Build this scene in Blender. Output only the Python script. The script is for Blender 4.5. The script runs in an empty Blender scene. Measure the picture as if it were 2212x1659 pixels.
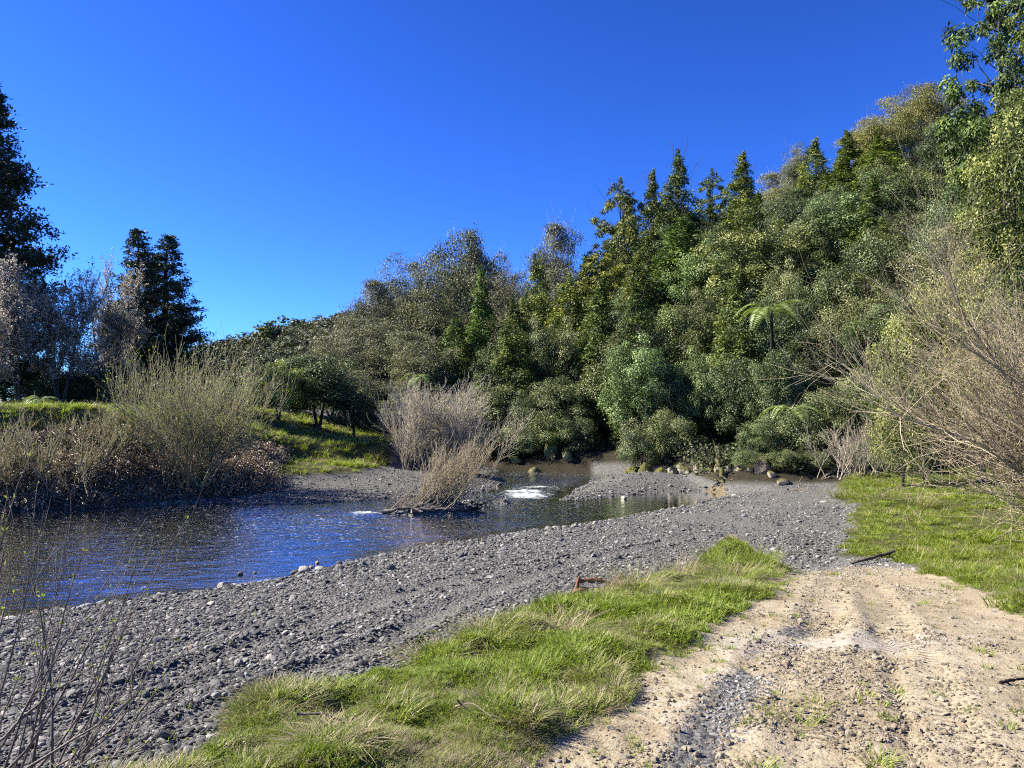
import bpy, math
import numpy as np

# ------------------------------------------------------------------ camera, sky, sun, exposure
SC = bpy.context.scene
COL = SC.collection
ZC = 3.6                      # eye height above the river
F_PX = 1662.0                 # focal length in photo units (photo laid out 2212 x 1659)
HORIZON = 890.0
PITCH = math.atan((HORIZON - 829.5) / F_PX)

cam_d = bpy.data.cameras.new('camera'); cam = bpy.data.objects.new('camera', cam_d); COL.objects.link(cam)
cam_d.sensor_width = 36.0; cam_d.lens = F_PX / 2212.0 * 36.0
cam_d.clip_start = 0.05; cam_d.clip_end = 6000
cam.location = (0, 0, ZC); cam.rotation_euler = (math.pi / 2 + PITCH, 0, 0)
SC.camera = cam

SUN_AZ = math.radians(-84)    # from straight ahead (+y), negative = to the left
SUN_EL = math.radians(37)
world = bpy.data.worlds.new('World'); SC.world = world; world.use_nodes = True
wn = world.node_tree.nodes; wl = world.node_tree.links
bg = wn['Background']
sky = wn.new('ShaderNodeTexSky'); sky.sky_type = 'NISHITA'; sky.sun_disc = False
sky.sun_elevation = SUN_EL; sky.sun_rotation = SUN_AZ
sky.altitude = 300; sky.air_density = 1.0; sky.dust_density = 0.15; sky.ozone_density = 3.0
def sky_mul(sock, c):
    t = wn.new('ShaderNodeMix'); t.data_type = 'RGBA'; t.blend_type = 'MULTIPLY'; t.inputs[0].default_value = 1.0; t.inputs[7].default_value = (*c, 1)
    wl.new(sock, t.inputs[6]); return t.outputs[2]
gm_ = wn.new('ShaderNodeGamma'); gm_.inputs[1].default_value = 1.5      # deep, saturated winter blue
wl.new(sky_mul(sky.outputs[0], (0.072, 0.104, 0.176)), gm_.inputs[0])
wl.new(sky_mul(gm_.outputs[0], (9.1, 9.8, 9.1)), bg.inputs[0])
bg.inputs[1].default_value = 0.060
sun_d = bpy.data.lights.new('sun', 'SUN'); sun = bpy.data.objects.new('sun', sun_d); COL.objects.link(sun)
sun_d.energy = 5.0; sun_d.angle = math.radians(0.5); sun_d.color = (1.0, 0.93, 0.80)
from mathutils import Vector, Matrix
sdir = Vector((math.sin(SUN_AZ) * math.cos(SUN_EL), math.cos(SUN_AZ) * math.cos(SUN_EL), math.sin(SUN_EL)))
sun.rotation_euler = sdir.to_track_quat('Z', 'Y').to_euler()
sun.location = (-40, 20, 40)
SC.view_settings.view_transform = 'Standard'; SC.view_settings.look = 'None'
SC.view_settings.exposure = 1.45; SC.view_settings.gamma = 1.0; SC.view_settings.use_curve_mapping = False
SC.render.engine = 'CYCLES'
cy = SC.cycles
cy.use_adaptive_sampling = True; cy.adaptive_threshold = 0.02; cy.use_light_tree = False
cy.max_bounces = 6; cy.diffuse_bounces = 1; cy.glossy_bounces = 3; cy.transmission_bounces = 4; cy.transparent_max_bounces = 8
cy.caustics_reflective = False; cy.caustics_refractive = False
cy.use_denoising = False; cy.filter_width = 1.15

# ------------------------------------------------------------------ helpers
def ray(px, py):
    cx = (px - 1106.0) / F_PX; cyv = -(py - 829.5) / F_PX
    c, s = math.cos(PITCH), math.sin(PITCH)
    return np.array([cx, c - cyv * s, s + cyv * c])
def G(px, py, z=0.0):
    d = ray(px, py); t = (z - ZC) / d[2]
    return (d[0] * t, d[1] * t)
def A(px, py, depth):
    d = ray(px, py); t = depth / d[1]
    return np.array([d[0] * t, depth, ZC + d[2] * t])

def sstep(a, b, x):
    t = np.clip((x - a) / (b - a), 0, 1); return t * t * (3 - 2 * t)
def hash2(ix, iy, seed):
    h = (ix.astype(np.int64) * 374761393 + iy.astype(np.int64) * 668265263 + seed * 982451653) & 0x7fffffff
    h = ((h ^ (h >> 13)) * 1274126177) & 0x7fffffff
    h = h ^ (h >> 16)
    return (h & 0xffff) / 65535.0
def vnoise(x, y, seed=0):
    x0 = np.floor(x); y0 = np.floor(y); fx = x - x0; fy = y - y0
    fx = fx * fx * (3 - 2 * fx); fy = fy * fy * (3 - 2 * fy)
    a = hash2(x0, y0, seed); b = hash2(x0 + 1, y0, seed); c = hash2(x0, y0 + 1, seed); d = hash2(x0 + 1, y0 + 1, seed)
    return (a * (1 - fx) + b * fx) * (1 - fy) + (c * (1 - fx) + d * fx) * fy - 0.5
def fbm(x, y, seed=0, oct=4):
    s = 0; a = 1.0
    for o in range(oct):
        s = s + a * vnoise(x * 2 ** o + 17.3 * o, y * 2 ** o - 9.1 * o, seed + o); a *= 0.5
    return s

def seg_dist(poly, x, y, closed=True):
    poly = np.asarray(poly, float)
    n = len(poly); best = np.full(x.shape, 1e9); arc = np.zeros(x.shape); acc = 0.0
    side = np.zeros(x.shape)
    for i in range(n if closed else n - 1):
        ax, ay = poly[i]; bx, by = poly[(i + 1) % n]
        dx, dy = bx - ax, by - ay; L2 = dx * dx + dy * dy + 1e-12
        t = np.clip(((x - ax) * dx + (y - ay) * dy) / L2, 0, 1)
        d = np.hypot(x - ax - t * dx, y - ay - t * dy)
        m = d < best
        best = np.where(m, d, best); arc = np.where(m, acc + t * math.sqrt(L2), arc)
        side = np.where(m, np.sign((x - ax) * dy - (y - ay) * dx), side)
        acc += math.sqrt(L2)
    return best, arc, side
def inside(poly, x, y):
    poly = np.asarray(poly, float); n = len(poly); r = np.zeros(x.shape, bool)
    for i in range(n):
        ax, ay = poly[i]; bx, by = poly[(i + 1) % n]
        if ay == by: continue
        m = ((ay > y) != (by > y)) & (x < (bx - ax) * (y - ay) / (by - ay) + ax)
        r ^= m
    return r
def sd(poly, x, y):
    d, _, _ = seg_dist(poly, x, y)
    return np.where(inside(poly, x, y), d, -d)

def mesh_np(name, V, Fs, mat=None, smooth=False, attrs=None):
    """V (n,3); Fs: list of index arrays (m,3)/(m,4); attrs: {name: (domain, values)}"""
    me = bpy.data.meshes.new(name)
    V = np.ascontiguousarray(V, np.float32)
    if not isinstance(Fs, (list, tuple)): Fs = [Fs]
    Fs = [np.asarray(f, np.int32) for f in Fs if len(f)]
    me.vertices.add(len(V)); me.vertices.foreach_set('co', V.ravel())
    if Fs:
        loops = np.concatenate([f.ravel() for f in Fs])
        tot = np.concatenate([np.full(len(f), f.shape[1], np.int32) for f in Fs])
        start = np.concatenate([[0], np.cumsum(tot)[:-1]]).astype(np.int32)
        me.loops.add(len(loops)); me.loops.foreach_set('vertex_index', loops)
        me.polygons.add(len(tot)); me.polygons.foreach_set('loop_start', start); me.polygons.foreach_set('loop_total', tot)
        me.polygons.foreach_set('use_smooth', np.full(len(tot), smooth, bool))
    for k, (dom, val) in (attrs or {}).items():
        val = np.asarray(val)
        if val.ndim == 2:
            a = me.attributes.new(k, 'FLOAT_VECTOR', dom); a.data.foreach_set('vector', val.astype(np.float32).ravel())
        elif val.dtype.kind == 'i':
            a = me.attributes.new(k, 'INT', dom); a.data.foreach_set('value', val.astype(np.int32))
        else:
            a = me.attributes.new(k, 'FLOAT', dom); a.data.foreach_set('value', val.astype(np.float32))
    me.update(calc_edges=True)
    if mat is not None: me.materials.append(mat)
    return me
def link(name, data, parent=None, loc=None):
    o = bpy.data.objects.new(name, data); COL.objects.link(o)
    if parent is not None: o.parent = parent
    if loc is not None: o.location = loc
    return o
def tag(o, label=None, cat=None, group=None, kind=None):
    if label: o['label'] = label
    if cat: o['category'] = cat
    if group: o['group'] = group
    if kind: o['kind'] = kind
    return o
def empty(name, loc=(0, 0, 0), rz=0.0, scale=(1, 1, 1)):
    o = bpy.data.objects.new(name, None); COL.objects.link(o)
    o.location = loc; o.rotation_euler = (0, 0, rz); o.scale = scale; o.empty_display_size = 0.2
    return o

class Acc:
    """collects vertex / quad / triangle arrays"""
    def __init__(s): s.V = []; s.Q = []; s.T = []; s.A = []; s.n = 0
    def add(s, V, Q=None, T=None, a=0.0):
        V = np.asarray(V, float).reshape(-1, 3)
        s.V.append(V)
        if Q is not None: s.Q.append(np.asarray(Q) + s.n)
        if T is not None: s.T.append(np.asarray(T) + s.n)
        s.A.append(np.broadcast_to(np.asarray(a, float), (len(V),)).copy())
        s.n += len(V)
        return s
    def mesh(s, name, mat, smooth=False):
        Fs = []
        if s.Q: Fs.append(np.concatenate(s.Q))
        if s.T: Fs.append(np.concatenate(s.T))
        return mesh_np(name, np.concatenate(s.V), Fs, mat, smooth, {'tint': ('POINT', np.concatenate(s.A))})

def nrm(v):
    return v / (np.linalg.norm(v, axis=-1, keepdims=True) + 1e-9)
def tubes(P, R, sides=4):
    """P (M,N,3) R (M,N): open tubes, each pinched shut at its far end when its radius says so"""
    P = np.asarray(P, float); R = np.asarray(R, float)
    if P.ndim == 2: P = P[None]; R = R[None]
    M, N, _ = P.shape
    t = np.gradient(P, axis=1); t = nrm(t)
    mt = nrm(t.mean(axis=1))
    ref = np.where(np.abs(mt[:, 2:3]) < 0.8, np.array([[0, 0, 1.0]]), np.array([[1.0, 0, 0]]))[:, None, :]
    u = nrm(np.cross(t, np.broadcast_to(ref, t.shape))); v = np.cross(t, u)
    a = np.arange(sides) * 2 * np.pi / sides
    ring = P[:, :, None, :] + R[:, :, None, None] * (np.cos(a)[None, None, :, None] * u[:, :, None, :] + np.sin(a)[None, None, :, None] * v[:, :, None, :])
    V = ring.reshape(-1, 3)
    m = np.arange(M)[:, None, None] * N * sides; n = np.arange(N - 1)[None, :, None] * sides; k = np.arange(sides)[None, None, :]
    k2 = (k + 1) % sides
    Q = np.stack([m + n + k, m + n + k2, m + n + sides + k2, m + n + sides + k], -1).reshape(-1, 4)
    return V, Q
def leaves(C, U, Nn, L, W, fold=0.0):
    """diamond leaves: base at C, along U, facing Nn"""
    M = len(C); L = np.broadcast_to(L, (M,))[:, None]; W = np.broadcast_to(W, (M,))[:, None]
    S = nrm(np.cross(Nn, U)); 
    mid = C + U * L * 0.45 + Nn * L * fold
    V = np.stack([C, mid + S * W * 0.5, C + U * L, mid - S * W * 0.5], 1).reshape(-1, 3)
    Q = np.arange(M * 4).reshape(M, 4)
    return V, Q
def rdir(r, n):
    return nrm(r.normal(size=(n, 3)))
def perp(d, r):
    return nrm(np.cross(d, r.normal(size=d.shape)))

# ------------------------------------------------------------------ materials
def nt(name):
    m = bpy.data.materials.new(name); m.use_nodes = True
    n = m.node_tree.nodes; l = m.node_tree.links
    return m, n, l, n['Principled BSDF'], n['Material Output']
def mix_rgb(n, l, fac, a, b, blend='MIX'):
    x = n.new('ShaderNodeMix'); x.data_type = 'RGBA'; x.blend_type = blend
    def put(sock, v):
        if hasattr(v, 'is_linked') or isinstance(v, bpy.types.NodeSocket): l.new(v, sock)
        elif isinstance(v, (int, float)): sock.default_value = v
        else: sock.default_value = (*v, 1) if len(v) == 3 else v
    put(x.inputs[0], fac); put(x.inputs[6], a); put(x.inputs[7], b)
    return x.outputs[2]
def math_n(n, l, op, a, b=None, clamp=False):
    x = n.new('ShaderNodeMath'); x.operation = op; x.use_clamp = clamp
    for i, v in enumerate((a, b)):
        if v is None: continue
        if isinstance(v, bpy.types.NodeSocket): l.new(v, x.inputs[i])
        else: x.inputs[i].default_value = v
    return x.outputs[0]
def attr(n, name, kind='GEOMETRY'):
    a = n.new('ShaderNodeAttribute'); a.attribute_name = name; a.attribute_type = kind
    return a
def noise(n, l, vec, scale, detail=4, rough=0.55, dist=0.0):
    t = n.new('ShaderNodeTexNoise'); t.inputs['Scale'].default_value = scale; t.inputs['Detail'].default_value = detail
    t.inputs['Roughness'].default_value = rough; t.inputs['Distortion'].default_value = dist
    if vec is not None: l.new(vec, t.inputs['Vector'])
    return t
ALB = 0.82
def ramp(n, l, fac, stops):
    r = n.new('ShaderNodeValToRGB'); e = r.color_ramp.elements
    while len(e) < len(stops): e.new(0.5)
    for i, (p, c) in enumerate(stops):
        e[i].position = p; e[i].color = (c[0] * ALB, c[1] * ALB, c[2] * ALB, 1)
    if fac is not None: l.new(fac, r.inputs[0])
    return r.outputs[0]

def leaf_mat(name, a, b, c, gloss=0.5, transl=0.28, var=0.25, spec=0.35, tcol=(1.15, 1.25, 0.6)):
    """a dark, b main, c light/new growth; tinted per leaf (attribute), per plant (object colour, object random)"""
    m, n, l, P, out = nt(name)
    at = attr(n, 'tint')
    col = ramp(n, l, at.outputs['Fac'], [(0.0, a), (0.55, b), (1.0, c)])
    oi = n.new('ShaderNodeObjectInfo')
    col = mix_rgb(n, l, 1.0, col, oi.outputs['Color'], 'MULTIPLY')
    h = n.new('ShaderNodeHueSaturation'); l.new(col, h.inputs['Color'])
    v = math_n(n, l, 'MULTIPLY_ADD', oi.outputs['Random'], var); v.node.inputs[2].default_value = 1 - var / 2
    l.new(v, h.inputs['Value'])
    col = h.outputs[0]
    l.new(col, P.inputs['Base Color']); P.inputs['Roughness'].default_value = gloss
    P.inputs['Specular IOR Level'].default_value = spec
    tr = n.new('ShaderNodeBsdfTranslucent')
    tc = mix_rgb(n, l, 1.0, col, tcol, 'MULTIPLY'); l.new(tc, tr.inputs['Color'])
    mx = n.new('ShaderNodeMixShader'); mx.inputs[0].default_value = transl
    l.new(P.outputs[0], mx.inputs[1]); l.new(tr.outputs[0], mx.inputs[2]); l.new(mx.outputs[0], out.inputs['Surface'])
    return m
def bark_mat(name, a, b, scale=6.0, rough=0.9):
    m, n, l, P, out = nt(name)
    tc = n.new('ShaderNodeTexCoord')
    mp = n.new('ShaderNodeMapping'); mp.inputs['Scale'].default_value = (1, 1, 0.25); l.new(tc.outputs['Object'], mp.inputs[0])
    nz = noise(n, l, mp.outputs[0], scale, 5, 0.65)
    at = attr(n, 'tint')
    f = math_n(n, l, 'ADD', nz.outputs['Fac'], at.outputs['Fac'])
    f = math_n(n, l, 'SUBTRACT', f, 0.25, True)
    l.new(ramp(n, l, f, [(0.2, a), (0.75, b)]), P.inputs['Base Color'])
    P.inputs['Roughness'].default_value = rough; P.inputs['Specular IOR Level'].default_value = 0.2
    bm = n.new('ShaderNodeBump'); bm.inputs['Strength'].default_value = 0.6; bm.inputs['Distance'].default_value = 0.02
    l.new(nz.outputs['Fac'], bm.inputs['Height']); l.new(bm.outputs[0], P.inputs['Normal'])
    return m
def stone_mat(name, stops, scale=9.0, rough=0.8, moss=0.0):
    m, n, l, P, out = nt(name)
    tc = n.new('ShaderNodeTexCoord'); oi = n.new('ShaderNodeObjectInfo')
    base = ramp(n, l, oi.outputs['Random'], stops)
    nz = noise(n, l, tc.outputs['Object'], scale, 5, 0.6)
    v = math_n(n, l, 'MULTIPLY_ADD', nz.outputs['Fac'], 0.7); v.node.inputs[2].default_value = 0.65
    h = n.new('ShaderNodeHueSaturation'); l.new(base, h.inputs['Color']); l.new(v, h.inputs['Value'])
    col = h.outputs[0]
    if moss > 0:
        geo = n.new('ShaderNodeNewGeometry'); sep = n.new('ShaderNodeSeparateXYZ'); l.new(geo.outputs['Normal'], sep.inputs[0])
        n2 = noise(n, l, tc.outputs['Object'], 2.2, 5, 0.7)
        f = math_n(n, l, 'ADD', math_n(n, l, 'MULTIPLY', sep.outputs['Z'], 0.35), n2.outputs['Fac'])
        f = math_n(n, l, 'MULTIPLY', math_n(n, l, 'SUBTRACT', f, 1.0 - moss), 6.0, True)
        col = mix_rgb(n, l, f, col, (0.085, 0.085, 0.018))
    l.new(col, P.inputs['Base Color']); P.inputs['Roughness'].default_value = rough; P.inputs['Specular IOR Level'].default_value = 0.3
    bm = n.new('ShaderNodeBump'); bm.inputs['Strength'].default_value = 0.5; bm.inputs['Distance'].default_value = 0.03
    l.new(nz.outputs['Fac'], bm.inputs['Height']); l.new(bm.outputs[0], P.inputs['Normal'])
    return m

M = {}
M['broad'] = leaf_mat('leaf_broad', (0.020, 0.029, 0.009), (0.082, 0.098, 0.034), (0.23, 0.245, 0.115), 0.5, 0.14, 0.35, 0.3)
M['podo'] = leaf_mat('leaf_podocarp', (0.014, 0.023, 0.005), (0.062, 0.080, 0.013), (0.19, 0.205, 0.032), 0.6, 0.15, 0.3)
M['kanuka'] = leaf_mat('leaf_kanuka', (0.040, 0.046, 0.020), (0.115, 0.120, 0.058), (0.24, 0.24, 0.12), 0.6, 0.15, 0.3)
M['dark'] = leaf_mat('leaf_dark_conifer', (0.010, 0.016, 0.010), (0.022, 0.034, 0.018), (0.045, 0.060, 0.025), 0.6, 0.12, 0.2)
M['grey'] = leaf_mat('leaf_grey', (0.15, 0.135, 0.105), (0.32, 0.29, 0.235), (0.52, 0.48, 0.41), 0.45, 0.5, 0.2, 0.4, (1, 1, 1))
M['bud'] = leaf_mat('leaf_bud', (0.16, 0.20, 0.03), (0.30, 0.36, 0.05), (0.45, 0.50, 0.10), 0.5, 0.4, 0.1)
M['fern'] = leaf_mat('leaf_fern', (0.09, 0.14, 0.03), (0.22, 0.29, 0.075), (0.40, 0.48, 0.17), 0.45, 0.3, 0.15)
M['grass'] = leaf_mat('grass_blade', (0.13, 0.195, 0.018), (0.30, 0.375, 0.045), (0.52, 0.53, 0.15), 0.5, 0.42, 0.35)
M['straw'] = leaf_mat('straw_blade', (0.22, 0.17, 0.09), (0.42, 0.35, 0.20), (0.60, 0.52, 0.34), 0.6, 0.25, 0.25)
M['bramble'] = leaf_mat('bramble_leaf', (0.13, 0.095, 0.058), (0.34, 0.265, 0.18), (0.62, 0.53, 0.41), 0.45, 0.25, 0.2, 0.5, (1, .9, .7))
M['bark'] = bark_mat('bark', (0.05, 0.04, 0.03), (0.20, 0.18, 0.145))
M['palebark'] = bark_mat('pale_bark', (0.14, 0.125, 0.10), (0.42, 0.39, 0.33))
M['darkbark'] = bark_mat('dark_bark', (0.018, 0.015, 0.012), (0.07, 0.055, 0.042))
M['willow'] = bark_mat('willow_bark', (0.17, 0.15, 0.075), (0.48, 0.43, 0.25), 3)
M['willowred'] = bark_mat('willow_bark_red', (0.32, 0.265, 0.18), (0.64, 0.56, 0.42), 3)
M['willowpale'] = bark_mat('willow_bark_pale', (0.24, 0.185, 0.105), (0.55, 0.46, 0.30), 3)
M['driftwood'] = bark_mat('driftwood', (0.12, 0.095, 0.07), (0.40, 0.33, 0.25), 8)
M['redwood'] = bark_mat('driftwood_red', (0.10, 0.045, 0.025), (0.30, 0.15, 0.085), 8)
M['mossbark'] = bark_mat('mossy_bark', (0.09, 0.085, 0.025), (0.30, 0.25, 0.13), 5)
M['stem'] = bark_mat('sapling_stem', (0.11, 0.085, 0.07), (0.33, 0.27, 0.23), 8, 0.6)
GREY = [(0.0, (0.055, 0.056, 0.053)), (0.35, (0.115, 0.114, 0.105)), (0.7, (0.195, 0.19, 0.17)), (0.9, (0.32, 0.305, 0.265)), (1.0, (0.50, 0.47, 0.40))]
M['stone'] = stone_mat('river_stone', GREY)
M['clod'] = stone_mat('dirt_clod', [(0, (0.25, 0.20, 0.13)), (0.6, (0.35, 0.29, 0.20)), (1, (0.44, 0.38, 0.28))], 20, 0.95)
M['boulder'] = stone_mat('bank_boulder', [(0, (0.20, 0.165, 0.12)), (0.5, (0.32, 0.27, 0.205)), (1, (0.42, 0.37, 0.29))], 2.5, 0.9, 0.45)
M['mossrock'] = stone_mat('mossy_rock', [(0, (0.22, 0.20, 0.13)), (1, (0.36, 0.33, 0.23))], 2.0, 0.9, 0.62)

# ground: colour by what the ground is made of (attributes), detail procedural
def ground_material():
    m, n, l, P, out = nt('ground_surface')
    geo = n.new('ShaderNodeNewGeometry'); pos = geo.outputs['Position']
    vor = n.new('ShaderNodeTexVoronoi'); vor.inputs['Scale'].default_value = 22; vor.inputs['Randomness'].default_value = 1; l.new(pos, vor.inputs['Vector'])
    vor2 = n.new('ShaderNodeTexVoronoi'); vor2.inputs['Scale'].default_value = 60; l.new(pos, vor2.inputs['Vector'])
    n1 = noise(n, l, pos, 1.3, 6, 0.6); n2 = noise(n, l, pos, 9.0, 6, 0.65); n3 = noise(n, l, pos, 45.0, 4, 0.6)
    sepv = n.new('ShaderNodeSeparateColor'); l.new(vor.outputs['Color'], sepv.inputs[0])
    sepw = n.new('ShaderNodeSeparateColor'); l.new(vor2.outputs['Color'], sepw.inputs[0])
    g = math_n(n, l, 'ADD', math_n(n, l, 'MULTIPLY', sepv.outputs[0], 0.45), math_n(n, l, 'MULTIPLY', sepw.outputs[0], 0.55))
    gravel = ramp(n, l, g, [(0.1, (0.062, 0.062, 0.057)), (0.45, (0.13, 0.127, 0.115)), (0.8, (0.22, 0.212, 0.19)), (1.0, (0.36, 0.34, 0.30))])
    gravel = mix_rgb(n, l, math_n(n, l, 'MULTIPLY', n1.outputs['Fac'], 0.35), gravel, (0.16, 0.153, 0.135))
    d1 = math_n(n, l, 'ADD', math_n(n, l, 'MULTIPLY', n1.outputs['Fac'], 0.6), math_n(n, l, 'MULTIPLY', n2.outputs['Fac'], 0.4))
    dirt = ramp(n, l, d1, [(0.32, (0.245, 0.19, 0.113)), (0.48, (0.37, 0.305, 0.197)), (0.66, (0.49, 0.42, 0.295))])
    silt = ramp(n, l, n2.outputs['Fac'], [(0.3, (0.37, 0.325, 0.25)), (0.7, (0.50, 0.45, 0.36))])
    sa = attr(n, 'silt').outputs['Fac']
    sa = math_n(n, l, 'MULTIPLY', math_n(n, l, 'SUBTRACT', math_n(n, l, 'ADD', sa, n2.outputs['Fac']), 0.75), 3.0, True)
    dirt = mix_rgb(n, l, sa, dirt, silt)
    soil = ramp(n, l, n2.outputs['Fac'], [(0.3, (0.045, 0.05, 0.018)), (0.6, (0.10, 0.105, 0.035)), (0.8, (0.20, 0.17, 0.085))])
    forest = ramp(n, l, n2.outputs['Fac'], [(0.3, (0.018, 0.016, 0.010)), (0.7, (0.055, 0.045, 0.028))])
    bed = ramp(n, l, g, [(0.1, (0.06, 0.048, 0.028)), (0.5, (0.15, 0.12, 0.07)), (0.85, (0.28, 0.23, 0.14)), (1, (0.42, 0.35, 0.23))])
    def mk(name, soft=0.5):
        a = attr(n, name).outputs['Fac']
        x = math_n(n, l, 'ADD', a, math_n(n, l, 'MULTIPLY', math_n(n, l, 'SUBTRACT', n2.outputs['Fac'], 0.5), soft))
        return math_n(n, l, 'MULTIPLY', math_n(n, l, 'SUBTRACT', x, 0.35), 3.3, True)
    col = gravel
    col = mix_rgb(n, l, mk('w_bed', 0.2), col, bed)
    col = mix_rgb(n, l, mk('w_dirt', 0.9), col, dirt)
    col = mix_rgb(n, l, mk('w_soil', 0.6), col, soil)
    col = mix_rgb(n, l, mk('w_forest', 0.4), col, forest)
    l.new(col, P.inputs['Base Color']); P.inputs['Roughness'].default_value = 0.92; P.inputs['Specular IOR Level'].default_value = 0.15
    # relief
    tread = attr(n, 'tread').outputs['Fac']; tu = attr(n, 'tread_u').outputs['Fac']
    wv = math_n(n, l, 'SINE', math_n(n, l, 'MULTIPLY', tu, 2 * math.pi / 0.085))
    wv = math_n(n, l, 'MULTIPLY', math_n(n, l, 'MULTIPLY', wv, tread), math_n(n, l, 'MULTIPLY', math_n(n, l, 'MULTIPLY', math_n(n, l, 'SUBTRACT', noise(n, l, pos, 2.3, 3, 0.6).outputs['Fac'], 0.45), 5.0, True), 0.016))
    hgt = math_n(n, l, 'ADD', math_n(n, l, 'MULTIPLY', n2.outputs['Fac'], 0.030), math_n(n, l, 'MULTIPLY', n3.outputs['Fac'], 0.014))
    hgt = math_n(n, l, 'ADD', hgt, wv)
    vd = math_n(n, l, 'MULTIPLY', vor.outputs['Distance'], attr(n, 'w_gravel').outputs['Fac'])
    hgt = math_n(n, l, 'SUBTRACT', hgt, math_n(n, l, 'MULTIPLY', vd, 0.03))
    bm = n.new('ShaderNodeBump'); bm.inputs['Strength'].default_value = 0.9; bm.inputs['Distance'].default_value = 1.0
    l.new(hgt, bm.inputs['Height']); l.new(bm.outputs[0], P.inputs['Normal'])
    return m
M['ground'] = ground_material()

def water_material():
    m, n, l, P, out = nt('river_water')
    n.remove(P)
    geo = n.new('ShaderNodeNewGeometry'); pos = geo.outputs['Position']
    mp = n.new('ShaderNodeMapping'); mp.inputs['Rotation'].default_value = (0, 0, math.radians(-28)); mp.inputs['Scale'].default_value = (0.55, 1.25, 1); l.new(pos, mp.inputs[0])
    a = noise(n, l, mp.outputs[0], 1.6, 3, 0.6, 0.6); b = noise(n, l, mp.outputs[0], 5.0, 3, 0.65, 0.6); c = noise(n, l, mp.outputs[0], 15.0, 3, 0.6, 0.5)
    rough = attr(n, 'rough').outputs['Fac']
    h = math_n(n, l, 'ADD', math_n(n, l, 'MULTIPLY', a.outputs['Fac'], 0.026), math_n(n, l, 'MULTIPLY', b.outputs['Fac'], 0.017))
    h = math_n(n, l, 'ADD', h, math_n(n, l, 'MULTIPLY', c.outputs['Fac'], 0.0055))
    h = math_n(n, l, 'MULTIPLY', h, rough)
    bm = n.new('ShaderNodeBump'); bm.inputs['Strength'].default_value = 1.0; bm.inputs['Distance'].default_value = 1.0; l.new(h, bm.inputs['Height'])
    gl = n.new('ShaderNodeBsdfGlossy'); gl.inputs['Roughness'].default_value = 0.06; gl.inputs['Color'].default_value = (1, 1, 1, 1); l.new(bm.outputs[0], gl.inputs['Normal'])
    tr = n.new('ShaderNodeBsdfTransparent'); tr.inputs['Color'].default_value = (0.90, 0.91, 0.84, 1)
    df = n.new('ShaderNodeBsdfDiffuse'); l.new(bm.outputs[0], df.inputs['Normal'])
    dp = attr(n, 'deep').outputs['Fac']
    l.new(mix_rgb(n, l, dp, (0.135, 0.128, 0.092), (0.09, 0.44, 0.40)), df.inputs['Color'])
    body = n.new('ShaderNodeMixShader'); l.new(math_n(n, l, 'MULTIPLY_ADD', dp, 0.6), body.inputs[0]); body.inputs[0].links[0].from_node.inputs[2].default_value = 0.33
    l.new(tr.outputs[0], body.inputs[1]); l.new(df.outputs[0], body.inputs[2])
    fr = n.new('ShaderNodeFresnel'); fr.inputs['IOR'].default_value = 1.33; l.new(bm.outputs[0], fr.inputs['Normal'])
    s = n.new('ShaderNodeMixShader'); l.new(fr.outputs[0], s.inputs[0]); l.new(body.outputs[0], s.inputs[1]); l.new(gl.outputs[0], s.inputs[2])
    foam = n.new('ShaderNodeBsdfDiffuse'); foam.inputs['Color'].default_value = (0.80, 0.84, 0.85, 1)  # white shared by the real foam and the painted sun glints
    fa = attr(n, 'foam').outputs['Fac']
    mp2 = n.new('ShaderNodeMapping'); mp2.inputs['Scale'].default_value = (0.45, 1.7, 1); l.new(pos, mp2.inputs[0])
    fn = noise(n, l, mp2.outputs[0], 7.0, 6, 0.75, 0.8)
    f = math_n(n, l, 'MULTIPLY', math_n(n, l, 'SUBTRACT', math_n(n, l, 'ADD', fn.outputs['Fac'], math_n(n, l, 'MULTIPLY', fa, 0.34)), 0.83), 8.0, True)
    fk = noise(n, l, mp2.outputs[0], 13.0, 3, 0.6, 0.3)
    f2 = math_n(n, l, 'MULTIPLY', math_n(n, l, 'SUBTRACT', math_n(n, l, 'ADD', fk.outputs['Fac'], math_n(n, l, 'MULTIPLY', attr(n, 'glint_paint').outputs['Fac'], 0.10)), 0.715), 9.0, True)  # tiny sun sparkles painted white into the water colour
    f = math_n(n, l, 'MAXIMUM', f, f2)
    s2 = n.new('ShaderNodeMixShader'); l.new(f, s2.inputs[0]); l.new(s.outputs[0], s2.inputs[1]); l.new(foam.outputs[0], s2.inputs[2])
    l.new(s2.outputs[0], out.inputs['Surface'])
    return m
M['water'] = water_material()

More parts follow.
